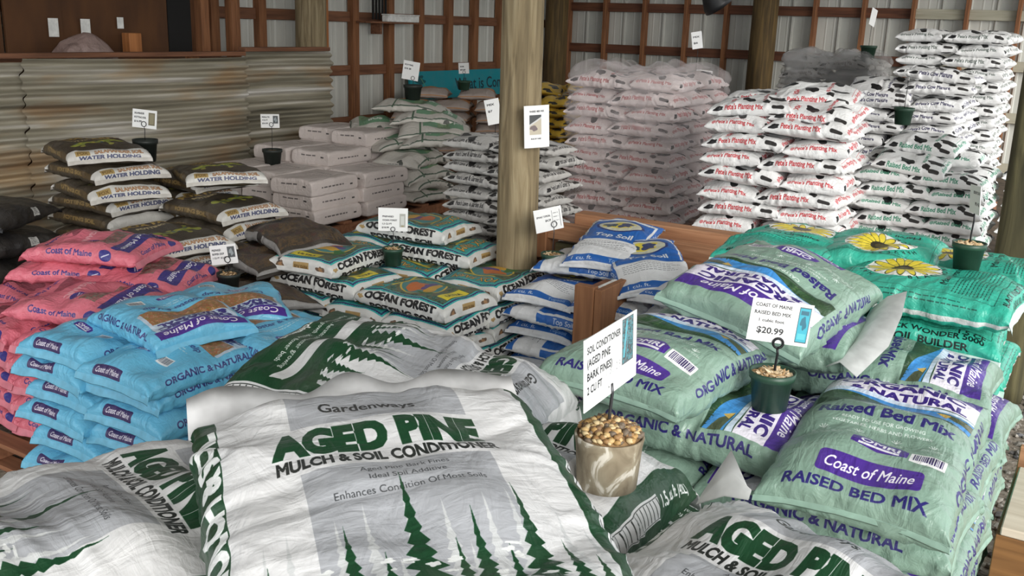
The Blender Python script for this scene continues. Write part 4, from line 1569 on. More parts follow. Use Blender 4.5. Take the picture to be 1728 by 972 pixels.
# blue and white top soil
kb = K['top']; TB = kb.bag.T
gb = 'blue and white top soil bags'
db = 'blue and white topsoil bag'
grid_stack('top', -2.64, -1.50, 4.20, 4.84, .12, 5, .092, 'blue and white bag in the lower stack', gb, 'f', 9, (90, 0), 1)
z = .12 + 5 * .092
for i, x in enumerate((-2.45, -2.08, -1.70)):
    kb.put(x, 4.46, z, 90, db + [' at the front left, blue 1 cu. ft. band forward', ' just left of the wooden corner post, blue band forward', ' right of the wooden corner post, low'][i], gb, i)
kb.put(-2.36, 4.62, z + .13, 8, db + ' crumpled under the uppermost one beside the green pot', gb, 3)
kb.put(-2.26, 4.68, z + .245, 98, db + ' uppermost, round yellow emblem facing up', gb, 1, (0, -15))
kb.put(-2.00, 4.55, z + .19, 128, db + ' tilted at the right of the uppermost one', gb, 2, (-6, -14))
kb.put(-1.74, 4.52, z + .10, 84, db + ' lying flat at the right with white end strip', gb, 0)
kb.put(-1.42, 4.52, z + .08, 76, db + ' at the far right behind the sage bags', gb, 1)
pallet('pallet', -2.62, 4.2, -1.5, 4.85, 0, 'wooden pallet under the blue and white bags')

# light blue
kl = K['lblue']; TL_ = kl.bag.T
gl = 'light blue organic soil bags'
dl = 'light blue organic soil bag'
PL = .105
for k in range(5):
    z = .14 + k * PL
    nm = ORD[7 - k]
    for i in range(2):
        kl.put(-3.46 + i * .43 + (.02 if k % 2 else -.02), 2.10 + .30 + (.03 if (k + i) % 2 else 0), z, 90, f'{dl} with its end forward in the {nm} layer, ' + ['left', 'right'][i] + ' column', gl)
    kl.put(-3.02, 2.97, z, 90 if k % 2 else -90, f'{dl} in the {nm} layer at the rear right', gl)
z = .14 + 5 * PL - .035
kl.put(-3.02, 2.38, z, 88, dl + ' under the diagonal one, seal badge and barcode forward', gl, 1)
kl.put(-3.46, 2.42, z, 92, dl + ' at the left front corner next to the pink bags', gl, 2)
kl.put(-2.88, 2.80, z + .01, 172, dl + ' at the right rear, picture of vegetables to the right', gl, 0)
kl.put(-3.20, 2.52, z + PL, -10, dl + ' uppermost, lying diagonally with the purple band on the right', gl, 3)
kl.put(-3.24, 2.88, z + PL - .03, -34, dl + ' uppermost at the rear, purple band towards the viewer', gl, 0)
pallet('pallet', -3.6, 2.1, -2.7, 3.3, 0, 'wooden pallet under the light blue bags')

# pink
kp = K['pink']
gk = 'pink soil bags at the left edge'
dk = 'pink soil bag'
for k in range(4):
    z = .12 + k * .10
    for i in range(2):
        kp.put(-4.30 + i * .45, 2.62, z, 90, f'{dk} in the {ORD[8 - k]} layer at the left edge, ' + ['left', 'right'][i], gk)
z = .14 + 4 * .115 - .07
kp.put(-3.80, 2.62, z, 95, dk + ' below the others beside the light blue bags, blue oval on its side', gk, 1)
kp.put(-4.27, 2.60, z, 88, dk + ' at the left frame edge in the middle of the pile', gk, 2)
kp.put(-3.98, 3.1, z + .02, 8, dk + ' at the rear right end of the pile', gk, 0)
kp.put(-3.92, 2.66, z + .11, 20, dk + ' in the middle with a torn white end flap', gk, 3)
kp.put(-4.10, 3.08, z + .12, 28, dk + ' second from the top, dark blue label towards the viewer', gk, 1)
kp.put(-4.42, 2.98, z + .15, 30, dk + ' at the left edge behind the uppermost one', gk, 2)
kp.put(-4.33, 3.02, z + .25, 24, dk + ' uppermost, grey picture and blue oval on top', gk, 0)
pallet('pallet', -4.6, 2.2, -3.6, 3.3, 0, 'wooden pallet under the pink bags')
# more pink under the rear ones
for k in range(4):
    kp.put(-4.1, 3.14, .14 + k * .115, 4, f'{dk} in the {ORD[8 - k]} layer at the rear of the pile', gk)
    kp.put(-4.7, 3.0, .14 + k * .115, 90, f'{dk} in the {ORD[8 - k]} layer at the rear left corner', gk)

K['blackbag'].put(-5.35, 3.05, .80, 118, 'black plastic bag with a white barcode label at the left frame edge', 'black bags at the left', 0)
for k in range(5):
    K['blackbag'].put(-5.35, 3.05, .02 + k * .155, 100 + 8 * (k % 2), f'black plastic bag, {ORD[k + 2]} from the top of the pile at the left edge', 'black bags at the left', 0)

# salamander soil
ka = K['sala']; gA = 'dark soil bags with white ends'
da = 'white-ended dark brown soil bag'
PS = .100
for k in range(8):
    z = .14 + k * PS
    n_ = ORD[10 - k]
    ka.put(-5.22 + .02 * (k % 2), 3.72, z, 180 if k % 2 else 0, f'{da}, {n_} layer of the left pile, front', gA)
    ka.put(-5.15, 4.17, z, 180, f'{da}, {n_} layer of the left pile, rear', gA)
for k in range(6):
    z = .14 + k * PS
    n_ = ORD[9 - k]
    ka.put(-4.45 + .03 * (k % 2), 3.48, z, 180 + 4 * (k % 2), f'{da}, {n_} layer of the right pile, front', gA)
for k in range(8):
    z = .14 + k * PS
    ka.put(-4.52, 3.98, z, 180 - 5 * (k % 2), f'{da}, {ORD[9 - k]} layer of the right pile, rear', gA)
zS = .14 + 8 * PS
ka.put(-5.08, 3.62, zS - .0, 166, da + ', third from the top of the left pile', gA, 1)
ka.put(-5.15, 3.66, zS + PS, 172, da + ', second from the top of the left pile', gA, 2)
ka.put(-5.22, 3.64, zS + 2 * PS, 160, da + ' uppermost of the left pile, lying slanted', gA, 0)
ka.put(-4.42, 3.50, .14 + 6 * PS, 170, da + ' uppermost at the front of the right pile', gA, 2)
ka.put(-5.0, 4.20, zS + .0, 176, da + ' behind, between the two piles, gold print up', gA, 1)
ka.put(-4.72, 4.12, zS + .06, 150, da + ' uppermost at the rear of the right pile', gA, 0, (0, 3))
pallet('pallet', -5.6, 3.4, -4.1, 4.5, 0, 'wooden pallet under the white-ended dark brown bags')

# dark compost bags
kd_ = K['dark']; gd = 'dark brown compost bags'
dd = 'dark brown compost bag'
for k in range(4):
    kd_.put(-3.86, 3.55, .13 + k * .095, 90 + 5 * (k % 2), f'{dd} in the {ORD[7 - k]} layer beside the turquoise pile', gd)
    kd_.put(-4.05, 3.95, .13 + k * .105, 0, f'{dd} in the {ORD[7 - k]} layer at the rear', gd)
kd_.put(-3.76, 3.46, .52, 75, dd + ' with yellow print, right behind the light blue bags', gd, 0)
kd_.put(-3.95, 3.42, .50, 65, dd + ' under the small pot with the price sign', gd, 1)
kd_.put(-4.04, 3.84, .63, -12, dd + ' with a grey side strip, second from the top', gd, 2)
kd_.put(-3.98, 4.02, .74, -20, dd + ' uppermost and bowed, in front of the pale bales', gd, 1)

# pale bales
kbl = K['bale']; gB = 'pale bales stacked in steps'
dB = 'pale pinkish-grey wrapped bale'
PB = .108
zb = FLOORZ + .13
cols = [(-5.80, 5.40, 3), (-5.40, 5.36, 3), (-5.00, 5.30, 3), (-5.84, 5.92, 4), (-5.42, 5.90, 4), (-5.00, 5.83, 3), (-5.86, 6.45, 5), (-5.44, 6.44, 5)]
nm_ = ['at the left front', 'in the middle front', 'at the right front', 'in the left middle', 'in the centre', 'at the right rear', 'at the left rear', 'in the middle rear']
rb = random.Random(3)
for ci, (x, y, n) in enumerate(cols):
    for k in range(n):
        kbl.put(x + jit(rb, .02), y + jit(rb, .02), zb + k * PB, 90 + jit(rb, 4), f'{dB}, {ORD[n - k]} of its column {nm_[ci]}', gB)
pallet('pallet', -6.02, 5.04, -4.80, 6.72, FLOORZ, 'wooden pallet under the pale bales')

# green and white heap
kg = K['gw']; gG = 'crumpled green and white bags'
dg_ = 'crumpled green and white bag'
rows = [(-5.35, 6.75, .56, 0), (-4.88, 6.70, .56, 90), (-4.88, 6.72, .66, 94), (-4.90, 6.72, .76, 84), (-5.35, 6.80, .66, 10), (-5.5, 6.8, .76, -20), (-4.95, 6.74, .86, 100),
        (-5.60, 6.85, .86, -50), (-5.15, 6.80, .95, 70), (-4.80, 6.90, 1.00, 35), (-4.90, 6.98, 1.08, 38), (-5.45, 6.95, .98, -42), (-5.05, 7.10, 1.15, 32), (-5.30, 7.2, 1.22, 20), (-5.62, 7.05, 1.06, -48)]
pos = ['at the bottom left', 'at the bottom right', 'second from the bottom at the right', 'third from the bottom at the right', 'low at the left', 'left, bending down to the fence', 'with a printed white end, middle right',
       'steeply tilted at the far left', 'in the centre with a folded middle', 'lowest of three parallel ones, right', 'second of three parallel ones, right', 'left, green panel up', 'highest of three parallel ones, right', 'uppermost at the back, green top', 'tilted at the left beside the fence']
for i, (x, y, z, a) in enumerate(rows):
    kg.put(x - .06, y - .30, z, a, f'{dg_} {pos[i]} of the heap', gG, i % 3, (jit(rb, 6), jit(rb, 6)))
pallet('pallet', -5.75, 6.68, -4.7, 7.2, FLOORZ, 'wooden pallet under the green and white heap')

# lawn and garden soil behind the pole
pinwheel('lawn', -3.79, 5.22, FLOORZ + .14, 9, .080, 'off-white garden soil bag behind the log pole', 'lawn and garden soil bags', 4, 1, jm=(1, 1))
pallet('pallet', -3.79, 5.22, -3.0, 5.75, FLOORZ, 'wooden pallet under the off-white garden soil bags')

# planting mix, unwrapped
ZP = FLOORZ + .14
pinwheel('plant', -2.26, 5.85, ZP, 9, .104, "red-lettered planting mix bag, unwrapped stack", 'planting mix bags', 5, 1, flip=0, jm=(1, 2))
zt = ZP + 9 * .104
kq = K['plant']
kq.put(-2.02, 6.12, zt, 3, "red-lettered white planting mix bag on top at the left front of the unwrapped stack", 'planting mix bags', 0, (2, -4))
kq.put(-1.62, 6.14, zt, -4, "red-lettered white planting mix bag on top at the right front, large black spots", 'planting mix bags', 1, (14, 2))
kq.put(-1.70, 6.30, zt + .085, 6, "red-lettered white planting mix bag uppermost at the right of the unwrapped stack", 'planting mix bags', 2, (10, 0))
kq.put(-2.05, 6.42, zt + .03, 10, "red-lettered white planting mix bag on top at the rear left of the unwrapped stack", 'planting mix bags', 3)
pallet('pallet', -2.26, 5.85, -1.38, 6.58, FLOORZ, 'wooden pallet under the unwrapped planting mix stack')

# planting mix under stretch wrap
pinwheel('plantw', -3.66, 6.60, ZP, 10, .111, "red-lettered planting mix bag under clear wrap", 'wrapped planting mix bags', 6, 1)
pallet('pallet', -3.66, 6.60, -2.78, 7.68, FLOORZ, 'wooden pallet under the wrapped planting mix stack')


def film_mat(name, tint, alpha):
    m, nt, b = nodes(name)
    n = N(nt, 'ShaderNodeTexNoise', i_Scale=3.2, i_Detail=2.5, i_Distortion=.5)
    nt.links.new(coords(nt, (1, 1, 1.6)), n.inputs['Vector'])
    b.inputs['Base Color'].default_value = lin(tint)
    b.inputs['Roughness'].default_value = .16
    mr = N(nt, 'ShaderNodeMapRange')
    mr.inputs['From Min'].default_value = .35
    mr.inputs['From Max'].default_value = .7
    mr.inputs['To Min'].default_value = alpha * .55
    mr.inputs['To Max'].default_value = alpha * 1.5
    nt.links.new(n.outputs[0], mr.inputs[0])
    nt.links.new(mr.outputs[0], b.inputs['Alpha'])
    bump(nt, b, n.outputs[0], .35, .04)
    return m


M['film'] = film_mat('clear_stretch_film', (240, 230, 230), .24)
M['film2'] = film_mat('grey_stretch_film', (206, 206, 206), .38)


def wrap(name, x0, y0, x1, y1, z0, z1, mat, label, seed, nl):
    """stretch film drawn tightly round a stack, sagging in between the layers, gathered over the top"""
    cx, cy = (x0 + x1) / 2, (y0 + y1) / 2
    hx, hy = (x1 - x0) / 2 + .012, (y1 - y0) / 2 + .012
    seg, rows = 96, 70
    V, F = [], []
    for i in range(rows + 1):
        f = i / rows
        z = z0 + (z1 - z0) * f
        for k in range(seg):
            t = 2 * math.pi * k / seg
            c, s_ = math.cos(t), math.sin(t)
            q = 1 / (abs(c) ** 7 + abs(s_) ** 7) ** (1 / 7)
            d = .010 * math.cos(2 * math.pi * f * nl) + .008 * math.sin(5 * t + 9 * f + seed) + .006 * math.sin(17 * t + 23 * f)
            V.append((c * q * (hx + d), s_ * q * (hy + d), z))
    nr = rows + 1
    for i in range(1, 13):                                           # top, dipping and pleated
        f = i / 12
        for k in range(seg):
            t = 2 * math.pi * k / seg
            c, s_ = math.cos(t), math.sin(t)
            q = (1 / (abs(c) ** 7 + abs(s_) ** 7) ** (1 / 7)) * (1 - f * .93)
            zz_ = z1 + .05 * math.sin(math.pi * min(1, f * 1.6)) + .02 * math.sin(13 * t + seed) * math.sin(math.pi * f) + .02 * math.sin(5 * t)
            V.append((c * q * hx, s_ * q * hy, zz_))
    tot = nr + 12
    for i in range(tot - 1):
        for k in range(seg):
            a, b_ = i * seg + k, i * seg + (k + 1) % seg
            F.append((a, b_, b_ + seg, a + seg))
    F.append(tuple(range((tot - 1) * seg, tot * seg)))
    o = obj(name, mesh(name, V, F, mat, smooth=True), None, (cx, cy, 0))
    tag(o, label, 'plastic wrap')


wrap('stretch_wrap', -3.69, 6.57, -2.75, 7.70, FLOORZ + .06, ZP + 10 * .111 + .02, M['film'], 'clear stretch wrap pulled round the tall planting mix stack', 1, 11.5)

# cow manure
pinwheel('cow', -1.98, 8.0, ZP, 10, .100, "white cow manure bag", 'cow manure bags', 7, 1)
kc = K['cow']
zc = ZP + 10 * .100
kc.put(-1.72, 8.22, zc, 0, "white cow manure bag on top at the left, tilted with a dark spotted face", 'cow manure bags', 0, (18, 0))
kc.put(-1.30, 8.22, zc + .02, 4, "white cow manure bag on top at the right below the uppermost", 'cow manure bags', 1)
kc.put(-1.28, 8.26, zc + .11, -4, "white cow manure bag uppermost, beside the potting mix stack", 'cow manure bags', 2, (0, 5))
kc.put(-1.75, 8.62, zc, 90, "white cow manure bag on top at the rear left", 'cow manure bags', 3)
pallet('pallet', -1.98, 8.0, -1.1, 9.1, FLOORZ, 'wooden pallet under the cow manure stack')

# potting mix, the tallest stack
pinwheel('potting', -1.84, 9.15, ZP, 15, .100, "potting mix bag in the tallest white stack", 'potting mix bags', 8, 2)
kk = K['potting']
pallet('pallet', -1.84, 9.15, -.96, 10.2, FLOORZ, 'wooden pallet under the tallest potting mix stack')

# raised bed mix, two pallets
pinwheel('raised', -1.44, 6.45, ZP, 7, .090, 'green-lettered white raised bed bag, nearer stack', 'raised bed mix bags', 9, 1)
kr = K['raised']
zr = ZP + 7 * .090
kr.put(-1.14, 6.62, zr, 0, 'white raised bed bag lying sloped on the nearer stack, bright right end', 'raised bed mix bags', 0, (12, 6))
kr.put(-1.25, 6.92, zr, 6, 'white raised bed bag behind the sloped one on the nearer stack', 'raised bed mix bags', 1, (0, 2))
kr.put(-.93, 6.90, zr + .02, 90, 'white raised bed bag at the right rear of the nearer stack', 'raised bed mix bags', 2)
kr.put(-1.10, 6.80, zr + .11, -6, 'white raised bed bag uppermost on the nearer stack, below the small pot', 'raised bed mix bags', 3, (10, 4))
pinwheel('raised', -.64, 7.1, ZP, 7, .090, 'green-lettered white raised bed bag, farther stack', 'raised bed mix bags', 10, 1)
pallet('pallet', -1.44, 6.45, -.68, 7.4, FLOORZ, 'wooden pallet under the nearer raised bed mix stack')
pallet('pallet', -.64, 7.1, .12, 8.0, FLOORZ, 'wooden pallet under the farther raised bed mix stack')

# rear: grey wrapped pallet and grey cow-spotted bags
pinwheel('greyw', -3.20, 10.3, ZP, 11, .110, "greyish planting mix bag under the rear wrap", 'rear wrapped bags', 11, 1)
wrap('stretch_wrap', -3.22, 10.28, -2.30, 11.4, FLOORZ + .06, ZP + 11 * .110 + .02, M['film2'], 'hazy stretch wrap round the rear grey stack by the wall', 3, 11.5)
pallet('pallet', -3.2, 10.3, -2.32, 11.4, FLOORZ, 'wooden pallet under the rear wrapped stack')
kgc = K['greycow']; gc_ = 'grey cow-spotted bags at the back'
for i, (x, y, z, a, t) in enumerate(((-4.25, 10.2, 0, 10, (0, 0)), (-3.75, 10.2, 0, -8, (0, 0)), (-4.2, 10.2, .1, 95, (0, 0)), (-3.72, 10.22, .1, 0, (0, 0)), (-4.2, 10.2, .2, 0, (0, 0)), (-3.7, 10.2, .2, 80, (0, 0)),
                                     (-4.25, 10.2, .3, 5, (0, 0)), (-3.72, 10.1, .3, 0, (0, 0)), (-4.2, 10.2, .4, 90, (0, 0)), (-3.72, 10.05, .41, 5, (0, 0)), (-3.70, 10.0, .52, 20, (4, 0)), (-4.25, 10.1, .5, 0, (0, 0)), (-4.3, 10.2, .6, -28, (0, 16)), (-4.15, 10.3, .70, -24, (24, 14)))):
    kgc.put(x, y, ZP + z, a, 'grey cow-spotted bag ' + ['bottom left', 'bottom right', 'second layer left', 'second layer right', 'third layer left', 'third layer right', 'fourth layer left', 'fourth layer right', 'fifth layer left', 'second below the small price card', 'rolled, just below the small price card', 'sixth layer left', 'hanging down at the left of its heap', 'uppermost, tilted, seen over the wrapped stack'][i] + ' of the rear heap', gc_, i % 3, t)
pallet('pallet', -4.5, 9.8, -3.45, 10.6, FLOORZ, 'wooden pallet under the rear grey heap')

# yellow bags by the corner
ky = K['yellow']; gy = 'yellow bags in the corner'
r_ = random.Random(5)
for k in range(6):
    for i in range(3):
        ky.put(-5.85 + i * .42, 9.55 + .1 * i + jit(r_, .03), ZP + k * .115, 90 + jit(r_, 14), f'yellow and black bag, {ORD[6 - k]} layer of the corner pile, ' + ['left', 'middle', 'right'][i], gy, None, (jit(r_, 3), jit(r_, 3)))
ky.put(-5.12, 9.7, ZP + 6 * .115, 40, 'yellow and black bag uppermost at the right of the corner pile', gy, 1, (0, 12))
ky.put(-5.7, 9.8, ZP + 6 * .115, 110, 'yellow and black bag uppermost at the left of the corner pile', gy, 2, (6, 0))
pallet('pallet', -6.1, 9.2, -4.8, 10.0, FLOORZ, 'wooden pallet under the yellow bags')

# tan bags under the teal board
ktn = K['tan']; gt_ = 'tan and grey bags below the teal board'
for k in range(5):
    for i in range(3):
        ktn.put(-6.97 + i * .42, 8.95 + .22 * i, ZP + k * .118, 120 + jit(r_, 6), f'grey-tan bag, {ORD[6 - k]} layer below the teal board, ' + ['left', 'middle', 'right'][i], gt_)
ktn.put(-6.92, 9.25, ZP + 5 * .118, 120, 'grey-tan bag with an orange top, left of the two highest below the teal board', gt_, 0)
ktn.put(-6.44, 9.50, ZP + 5 * .118, 122, 'grey-tan bag with an orange top, right of the two highest below the teal board', gt_, 1)
pallet('pallet', -7.3, 8.7, -6.0, 9.9, FLOORZ, 'wooden pallet under the tan bags')

# ------------------------------------------------------------------ teal painted board
cv = Canvas(2.6, .34, 500, (26, 140, 152))
for i, (x, y, rx, ry) in enumerate(((.18, .24, .12, .05), (.3, .06, .1, .04), (.1, .1, .06, .08))):
    cv.blob(x, y, rx, ry, (18, 84, 92), i, .3)
cv.line(.22, .26, .36, .08, .012, (96, 150, 110)); cv.line(.34, .07, .44, .12, .012, (60, 120, 84))
cv.text('What is Compost', .92, .10, 1.5, .15, (24, 48, 60), .01, .08, align='L')
V, F = box_vf(0, 0, 0, 2.6, .025, .34)
uvq = []
for f in F:
    for i in f: uvq.append((V[i][0] / 2.6, V[i][2] / .34))
bm_ = print_mat('teal_sign_paint', cv, .6, .05, 4.0)
tb = empty('painted_sign_board', (-7.40, 9.50, 1.07), (R(-8), 0, R(90)))
obj('board', mesh('board', V, F, bm_, uvq), tb)
for xq in (.25, 2.3):
    box('leg', (xq, .026, -.655), (xq + .06, .06, .30), M['girt_x'], tb, .003)
tag(tb, 'long teal painted board lettered What is, leaning on the side wall', 'sign')

# ------------------------------------------------------------------ wooden corner post in front of the blue bags
cp = empty('corner_post', (-2.10, 4.06, 0))
tag(cp, 'reddish-brown wooden corner post with boards before the blue and white bags', 'post')
box('front_board', (-.045, -.03, 0), (.06, .02, .80), M['timber_z'], cp, .004)
box('side_board', (.062, -.025, 0), (.10, .26, .79), M['timber_z'], cp, .004)
box('inner_board', (-.02, .025, 0), (.055, .25, .775), M['pallet'], cp, .004)
box('white_strip', (.045, .03, .60), (.06, .22, .79), M['paper'], cp)

# wooden box at the lower right
wb_ = empty('planter_box', (-.155, 3.24, 0))
tag(wb_, 'brown wooden box with a pale top board at the lower right corner', 'box')
box('front_board', (0, 0, .0), (.75, .03, .47), M['oak'], wb_, .003)
box('side_board', (0, .03, .0), (.03, .62, .47), M['oak'], wb_, .003)
box('back_board', (0, .62, .0), (.75, .65, .55), M['timber_x'], wb_, .003)
box('top_board', (.012, .0, .471), (.75, .55, .50), M['light_wood'], wb_, .004)
box('far_side_board', (.72, .03, .0), (.75, .62, .47), M['oak'], wb_, .003)


# ------------------------------------------------------------------ pots with price signs
def rock_mesh(name, seed, mat, sx=1, sy=1, sz=.7):
    g = np.random.RandomState(seed)
    t = (1 + 5 ** .5) / 2
    V = np.array([(-1, t, 0), (1, t, 0), (-1, -t, 0), (1, -t, 0), (0, -1, t), (0, 1, t), (0, -1, -t), (0, 1, -t), (t, 0, -1), (t, 0, 1), (-t, 0, -1), (-t, 0, 1)], float)
    V /= np.linalg.norm(V[0])
    V *= g.uniform(.75, 1.15, (12, 1))
    V *= [sx, sy, sz]
    F = [(0, 11, 5), (0, 5, 1), (0, 1, 7), (0, 7, 10), (0, 10, 11), (1, 5, 9), (5, 11, 4), (11, 10, 2), (10, 7, 6), (7, 1, 8), (3, 9, 4), (3, 4, 2), (3, 2, 6), (3, 6, 8), (3, 8, 9), (4, 9, 5), (2, 4, 11), (6, 2, 10), (8, 6, 7), (9, 8, 1)]
    return mesh(name, V, F, mat, smooth=False), (V, F)


PEB = [rock_mesh('pebble', i, M['pebble'], 1.1, .9, .7)[0] for i in range(6)]
for p_ in PEB: p_.polygons.foreach_set('use_smooth', [True] * len(p_.polygons))
CHIP = [rock_mesh('wood_chip', 20 + i, M['chip'], 1.5, .7, .35)[0] for i in range(5)]
STONE = [rock_mesh('stone', 40 + i, M['stone'], 1.2, .9, .65)[0] for i in range(7)]
M['soil'] = noise_mat('pot_filling', [(.3, (120, 92, 62)), (.7, (170, 138, 96))], nscale=60, rough=.9, bmp=.8, bdist=.006)


def pot(x, y, z, r, h, mat, label, fill='soil', count=0, size=.008, rim=True, tilt=(0, 0), dome=.012, low=.78, full=.84):
    e = empty('plant_pot', (x, y, z), (R(tilt[0]), R(tilt[1]), 0))
    rb_ = r * low
    prof = [(rb_, 0), (r * .95, h * .80)]
    if rim: prof += [(r * .955, h * .80), (r * 1.03, h * .81), (r * 1.05, h), (r * .98, h), (r * .93, h * .82), (r * .90, h * .6)]
    else: prof += [(r, h * .97), (r * .99, h), (r * .93, h), (r * .90, h * .7)]
    obj('pot_body', mesh('pot_body', *lathe_vf(prof, 32), mat, smooth=True), e)
    zf = h * full
    prof = [(.0008, zf + dome), (r * .5, zf + dome * .8), (r * .93, zf)]
    V, F = lathe_vf(prof[::-1], 24, False, True)
    fil = obj('filling', mesh('filling', V, F, M['soil'], smooth=True), e)
    g = random.Random(int(x * 1000))
    msh = PEB if fill == 'pebble' else CHIP
    for i in range(count):
        q = r * .88 * math.sqrt((i + .5) / count)
        t = i * 2.39996 + g.uniform(-.2, .2)
        s_ = size * g.uniform(.7, 1.25)
        o = obj('pebble' if fill == 'pebble' else 'wood_chip', g.choice(msh), fil, (q * math.cos(t), q * math.sin(t), zf + dome * (1 - (q / r) ** 2) + g.uniform(0, size * .6)), (g.uniform(-.6, .6), g.uniform(-.6, .6), g.uniform(0, 6.28)))
        o.scale = (s_, s_, s_)
    tag(e, label, 'pot', 'pots holding price signs')
    return e


def sign(x, y, z0, z1, w, h, yaw, cv, name, label, wire='wire', roll=0.0, tip=0.0, off=(0, 0), ring=True, rw=.0022, ringr=.016):
    """stem from z0 to z1 in a pot, card of w x h with its bottom centre at the stem's top plus off; card normal faces -y turned by yaw"""
    e = empty('price_sign', (x, y, z0))
    hh = z1 - z0
    pts = [(0, 0, -.03), (0, 0, hh * .4), (.002, .002, hh * .8), (0, 0, hh)]
    stem = obj('wire_stem', mesh('wire_stem', *tube_vf(pts, rw, 8), M[wire], smooth=True), e)
    ca, sa = math.cos(R(yaw)), math.sin(R(yaw))
    if ring:
        rp = [(ca * ringr * math.cos(t), sa * ringr * math.cos(t) - .0, hh + ringr + ringr * math.sin(t)) for t in np.linspace(-math.pi / 2, 1.5 * math.pi, 20)]
        rp = [(p[0] + .004 * sa, p[1] - .004 * ca, p[2]) for p in rp]
        obj('ring_clip', mesh('ring_clip', *tube_vf(rp, rw, 6), M[wire], smooth=True), stem)
    V, F = box_vf(-w / 2, -.001, 0, w / 2, .001, h)
    uvq = []
    for f in F:
        for i in f: uvq.append((V[i][0] / w + .5, V[i][2] / h))
    mt = print_mat(name, cv, .5, .03, 3.0)
    o = obj('sign_card', mesh('sign_card', V, F, mt, uvq), e, (off[0] * ca, off[0] * sa, hh + off[1]), (R(tip), R(roll), R(yaw)))
    tag(e, label, 'price sign', 'price signs')
    return e


def card(w, h, ppm, lines_, pic=None, ink=(30, 30, 32)):
    c = Canvas(w, h, ppm, (238, 238, 236))
    for (t, x, y, tw, th) in lines_:
        c.text(t, x * w, y * h, tw * w, th * h, ink, .025, align='L')
    if pic: pic(c, w, h)
    return c


def pic_soil(c, w, h):
    c.rect(.70 * w, .30 * h, .93 * w, .97 * h, (92, 96, 98)); c.photo(.71 * w, .32 * h, .92 * w, .95 * h, [(70, 74, 78), (110, 116, 118), (84, 150, 160), (60, 64, 66), (130, 136, 136)], 4, .03)
    c.line(.74 * w, .4 * h, .80 * w, .92 * h, .008, (96, 176, 190))
    c.ell(.45 * w, .12 * h, .002, .002, (30, 30, 30))
    for i, ch in enumerate('15.29'):
        c.text(ch, (.40 + .06 * i) * w, .30 * h, 0, .12 * h, (150, 150, 150), -.01, align='L')


def pic_teal(c, w, h):
    c.rect(.78 * w, .08 * h, .97 * w, .92 * h, (40, 60, 66)); c.rect(.79 * w, .1 * h, .96 * w, .9 * h, (44, 160, 180)); c.blob(.875 * w, .55 * h, .05 * w, .14 * h, (26, 100, 120), 3, .3); c.rect(.81 * w, .74 * h, .94 * w, .84 * h, (28, 96, 116)); c.rect(.81 * w, .16 * h, .94 * w, .3 * h, (80, 180, 190))


def pic_bag(c, w, h):
    c.rect(.72 * w, .18 * h, .92 * w, .76 * h, (176, 176, 168)); c.rect(.76 * w, .28 * h, .88 * w, .66 * h, (206, 208, 202)); c.rect(.78 * w, .2 * h, .86 * w, .25 * h, (160, 150, 110))


def pic_dark(c, w, h):
    c.rect(.66 * w, .32 * h, .93 * w, .88 * h, (84, 88, 90)); c.blob(.795 * w, .6 * h, .08 * w, .16 * h, (150, 158, 160), 3, .3)


def pic_frame(c, w, h):
    c.line(.64 * w, .12 * h, .64 * w, .86 * h, .002, (60, 60, 60)); c.line(.92 * w, .12 * h, .92 * w, .86 * h, .002, (60, 60, 60)); c.lines(.68 * w, .88 * w, .3 * h, .8 * h, 3, .004, (120, 120, 120), 3)


def pic_gold(c, w, h):
    c.rect(.66 * w, .18 * h, .92 * w, .86 * h, (112, 104, 80)); c.rect(.7 * w, .25 * h, .88 * w, .8 * h, (140, 132, 104))


# tan pebble pot and soil conditioner sign
pot(-.775, 1.635, 1.115, .070, .108, M['pot_tan'], 'tan limed pot filled with pebbles on the pine mulch bags', 'pebble', 210, .0085, False, dome=.030, low=.86, full=.95)
c1_ = card(.25, .14, 1500, [('SOIL CONDITIONER', .05, .78, .62, .10), ('(AGED PINE', .05, .60, .42, .11), ('BARK FINES)', .05, .41, .46, .11), ('2 CU FT', .05, .22, .27, .11)], pic_soil)
sign(-.775, 1.63, 1.23, 1.33, .25, .14, 93, c1_, 'soil_conditioner_card', 'white SOIL CONDITIONER sign on a wire in the tan pebble pot', roll=0, tip=-3, off=(.0, -.02), ring=False, rw=.0035)

pot(-.695, 2.44, 1.035, .058, .105, M['pot_green'], 'green nursery pot with wood chips on the sage green bags', 'chip', 110, .0085, True)
c2_ = card(.16, .112, 1500, [('COAST OF MAINE', .06, .82, .60, .085), ('RAISED BED MIX', .06, .64, .60, .085), ('1 cubic foot', .15, .47, .42, .075), ('$20.99', .14, .20, .44, .15)], pic_teal)
sign(-.690, 2.44, 1.12, 1.205, .16, .112, 30, c2_, 'raised_bed_card', 'white price sign reading $20.99 over the sage green bags', 'wire_black', roll=6, tip=-6, off=(-.004, .012), rw=.0035, ringr=.013)

pot(-.425, 3.80, 1.195, .056, .10, M['pot_green'], 'small green pot of chips on the teal bags', 'chip', 60, .009, True)
c3_ = card(.15, .10, 600, [('BLACK WONDER', .08, .7, .6, .1), ('$14.99', .08, .3, .4, .12)])
sign(-.425, 3.80, 1.27, 1.40, .13, .10, 112, c3_, 'teal_card', 'white sign seen edge-on over the teal bags', 'wire_black', roll=4, tip=-4, ring=False, rw=.003)

pot(-2.55, 4.52, .70, .062, .105, M['pot_green'], 'green pot with a ringed wire on the blue and white bags', 'chip', 30, .009, True)
c4_ = card(.16, .125, 900, [('SPHAG TOPSOIL', .08, .62, .5, .075), ('$4.29', .38, .42, .2, .09)], pic_frame)
sign(-2.55, 4.52, .79, .95, .16, .125, 52, c4_, 'topsoil_card', 'small white price sign behind a ringed wire over the blue and white bags', 'wire', roll=-10, tip=-4, off=(-.02, -.02))

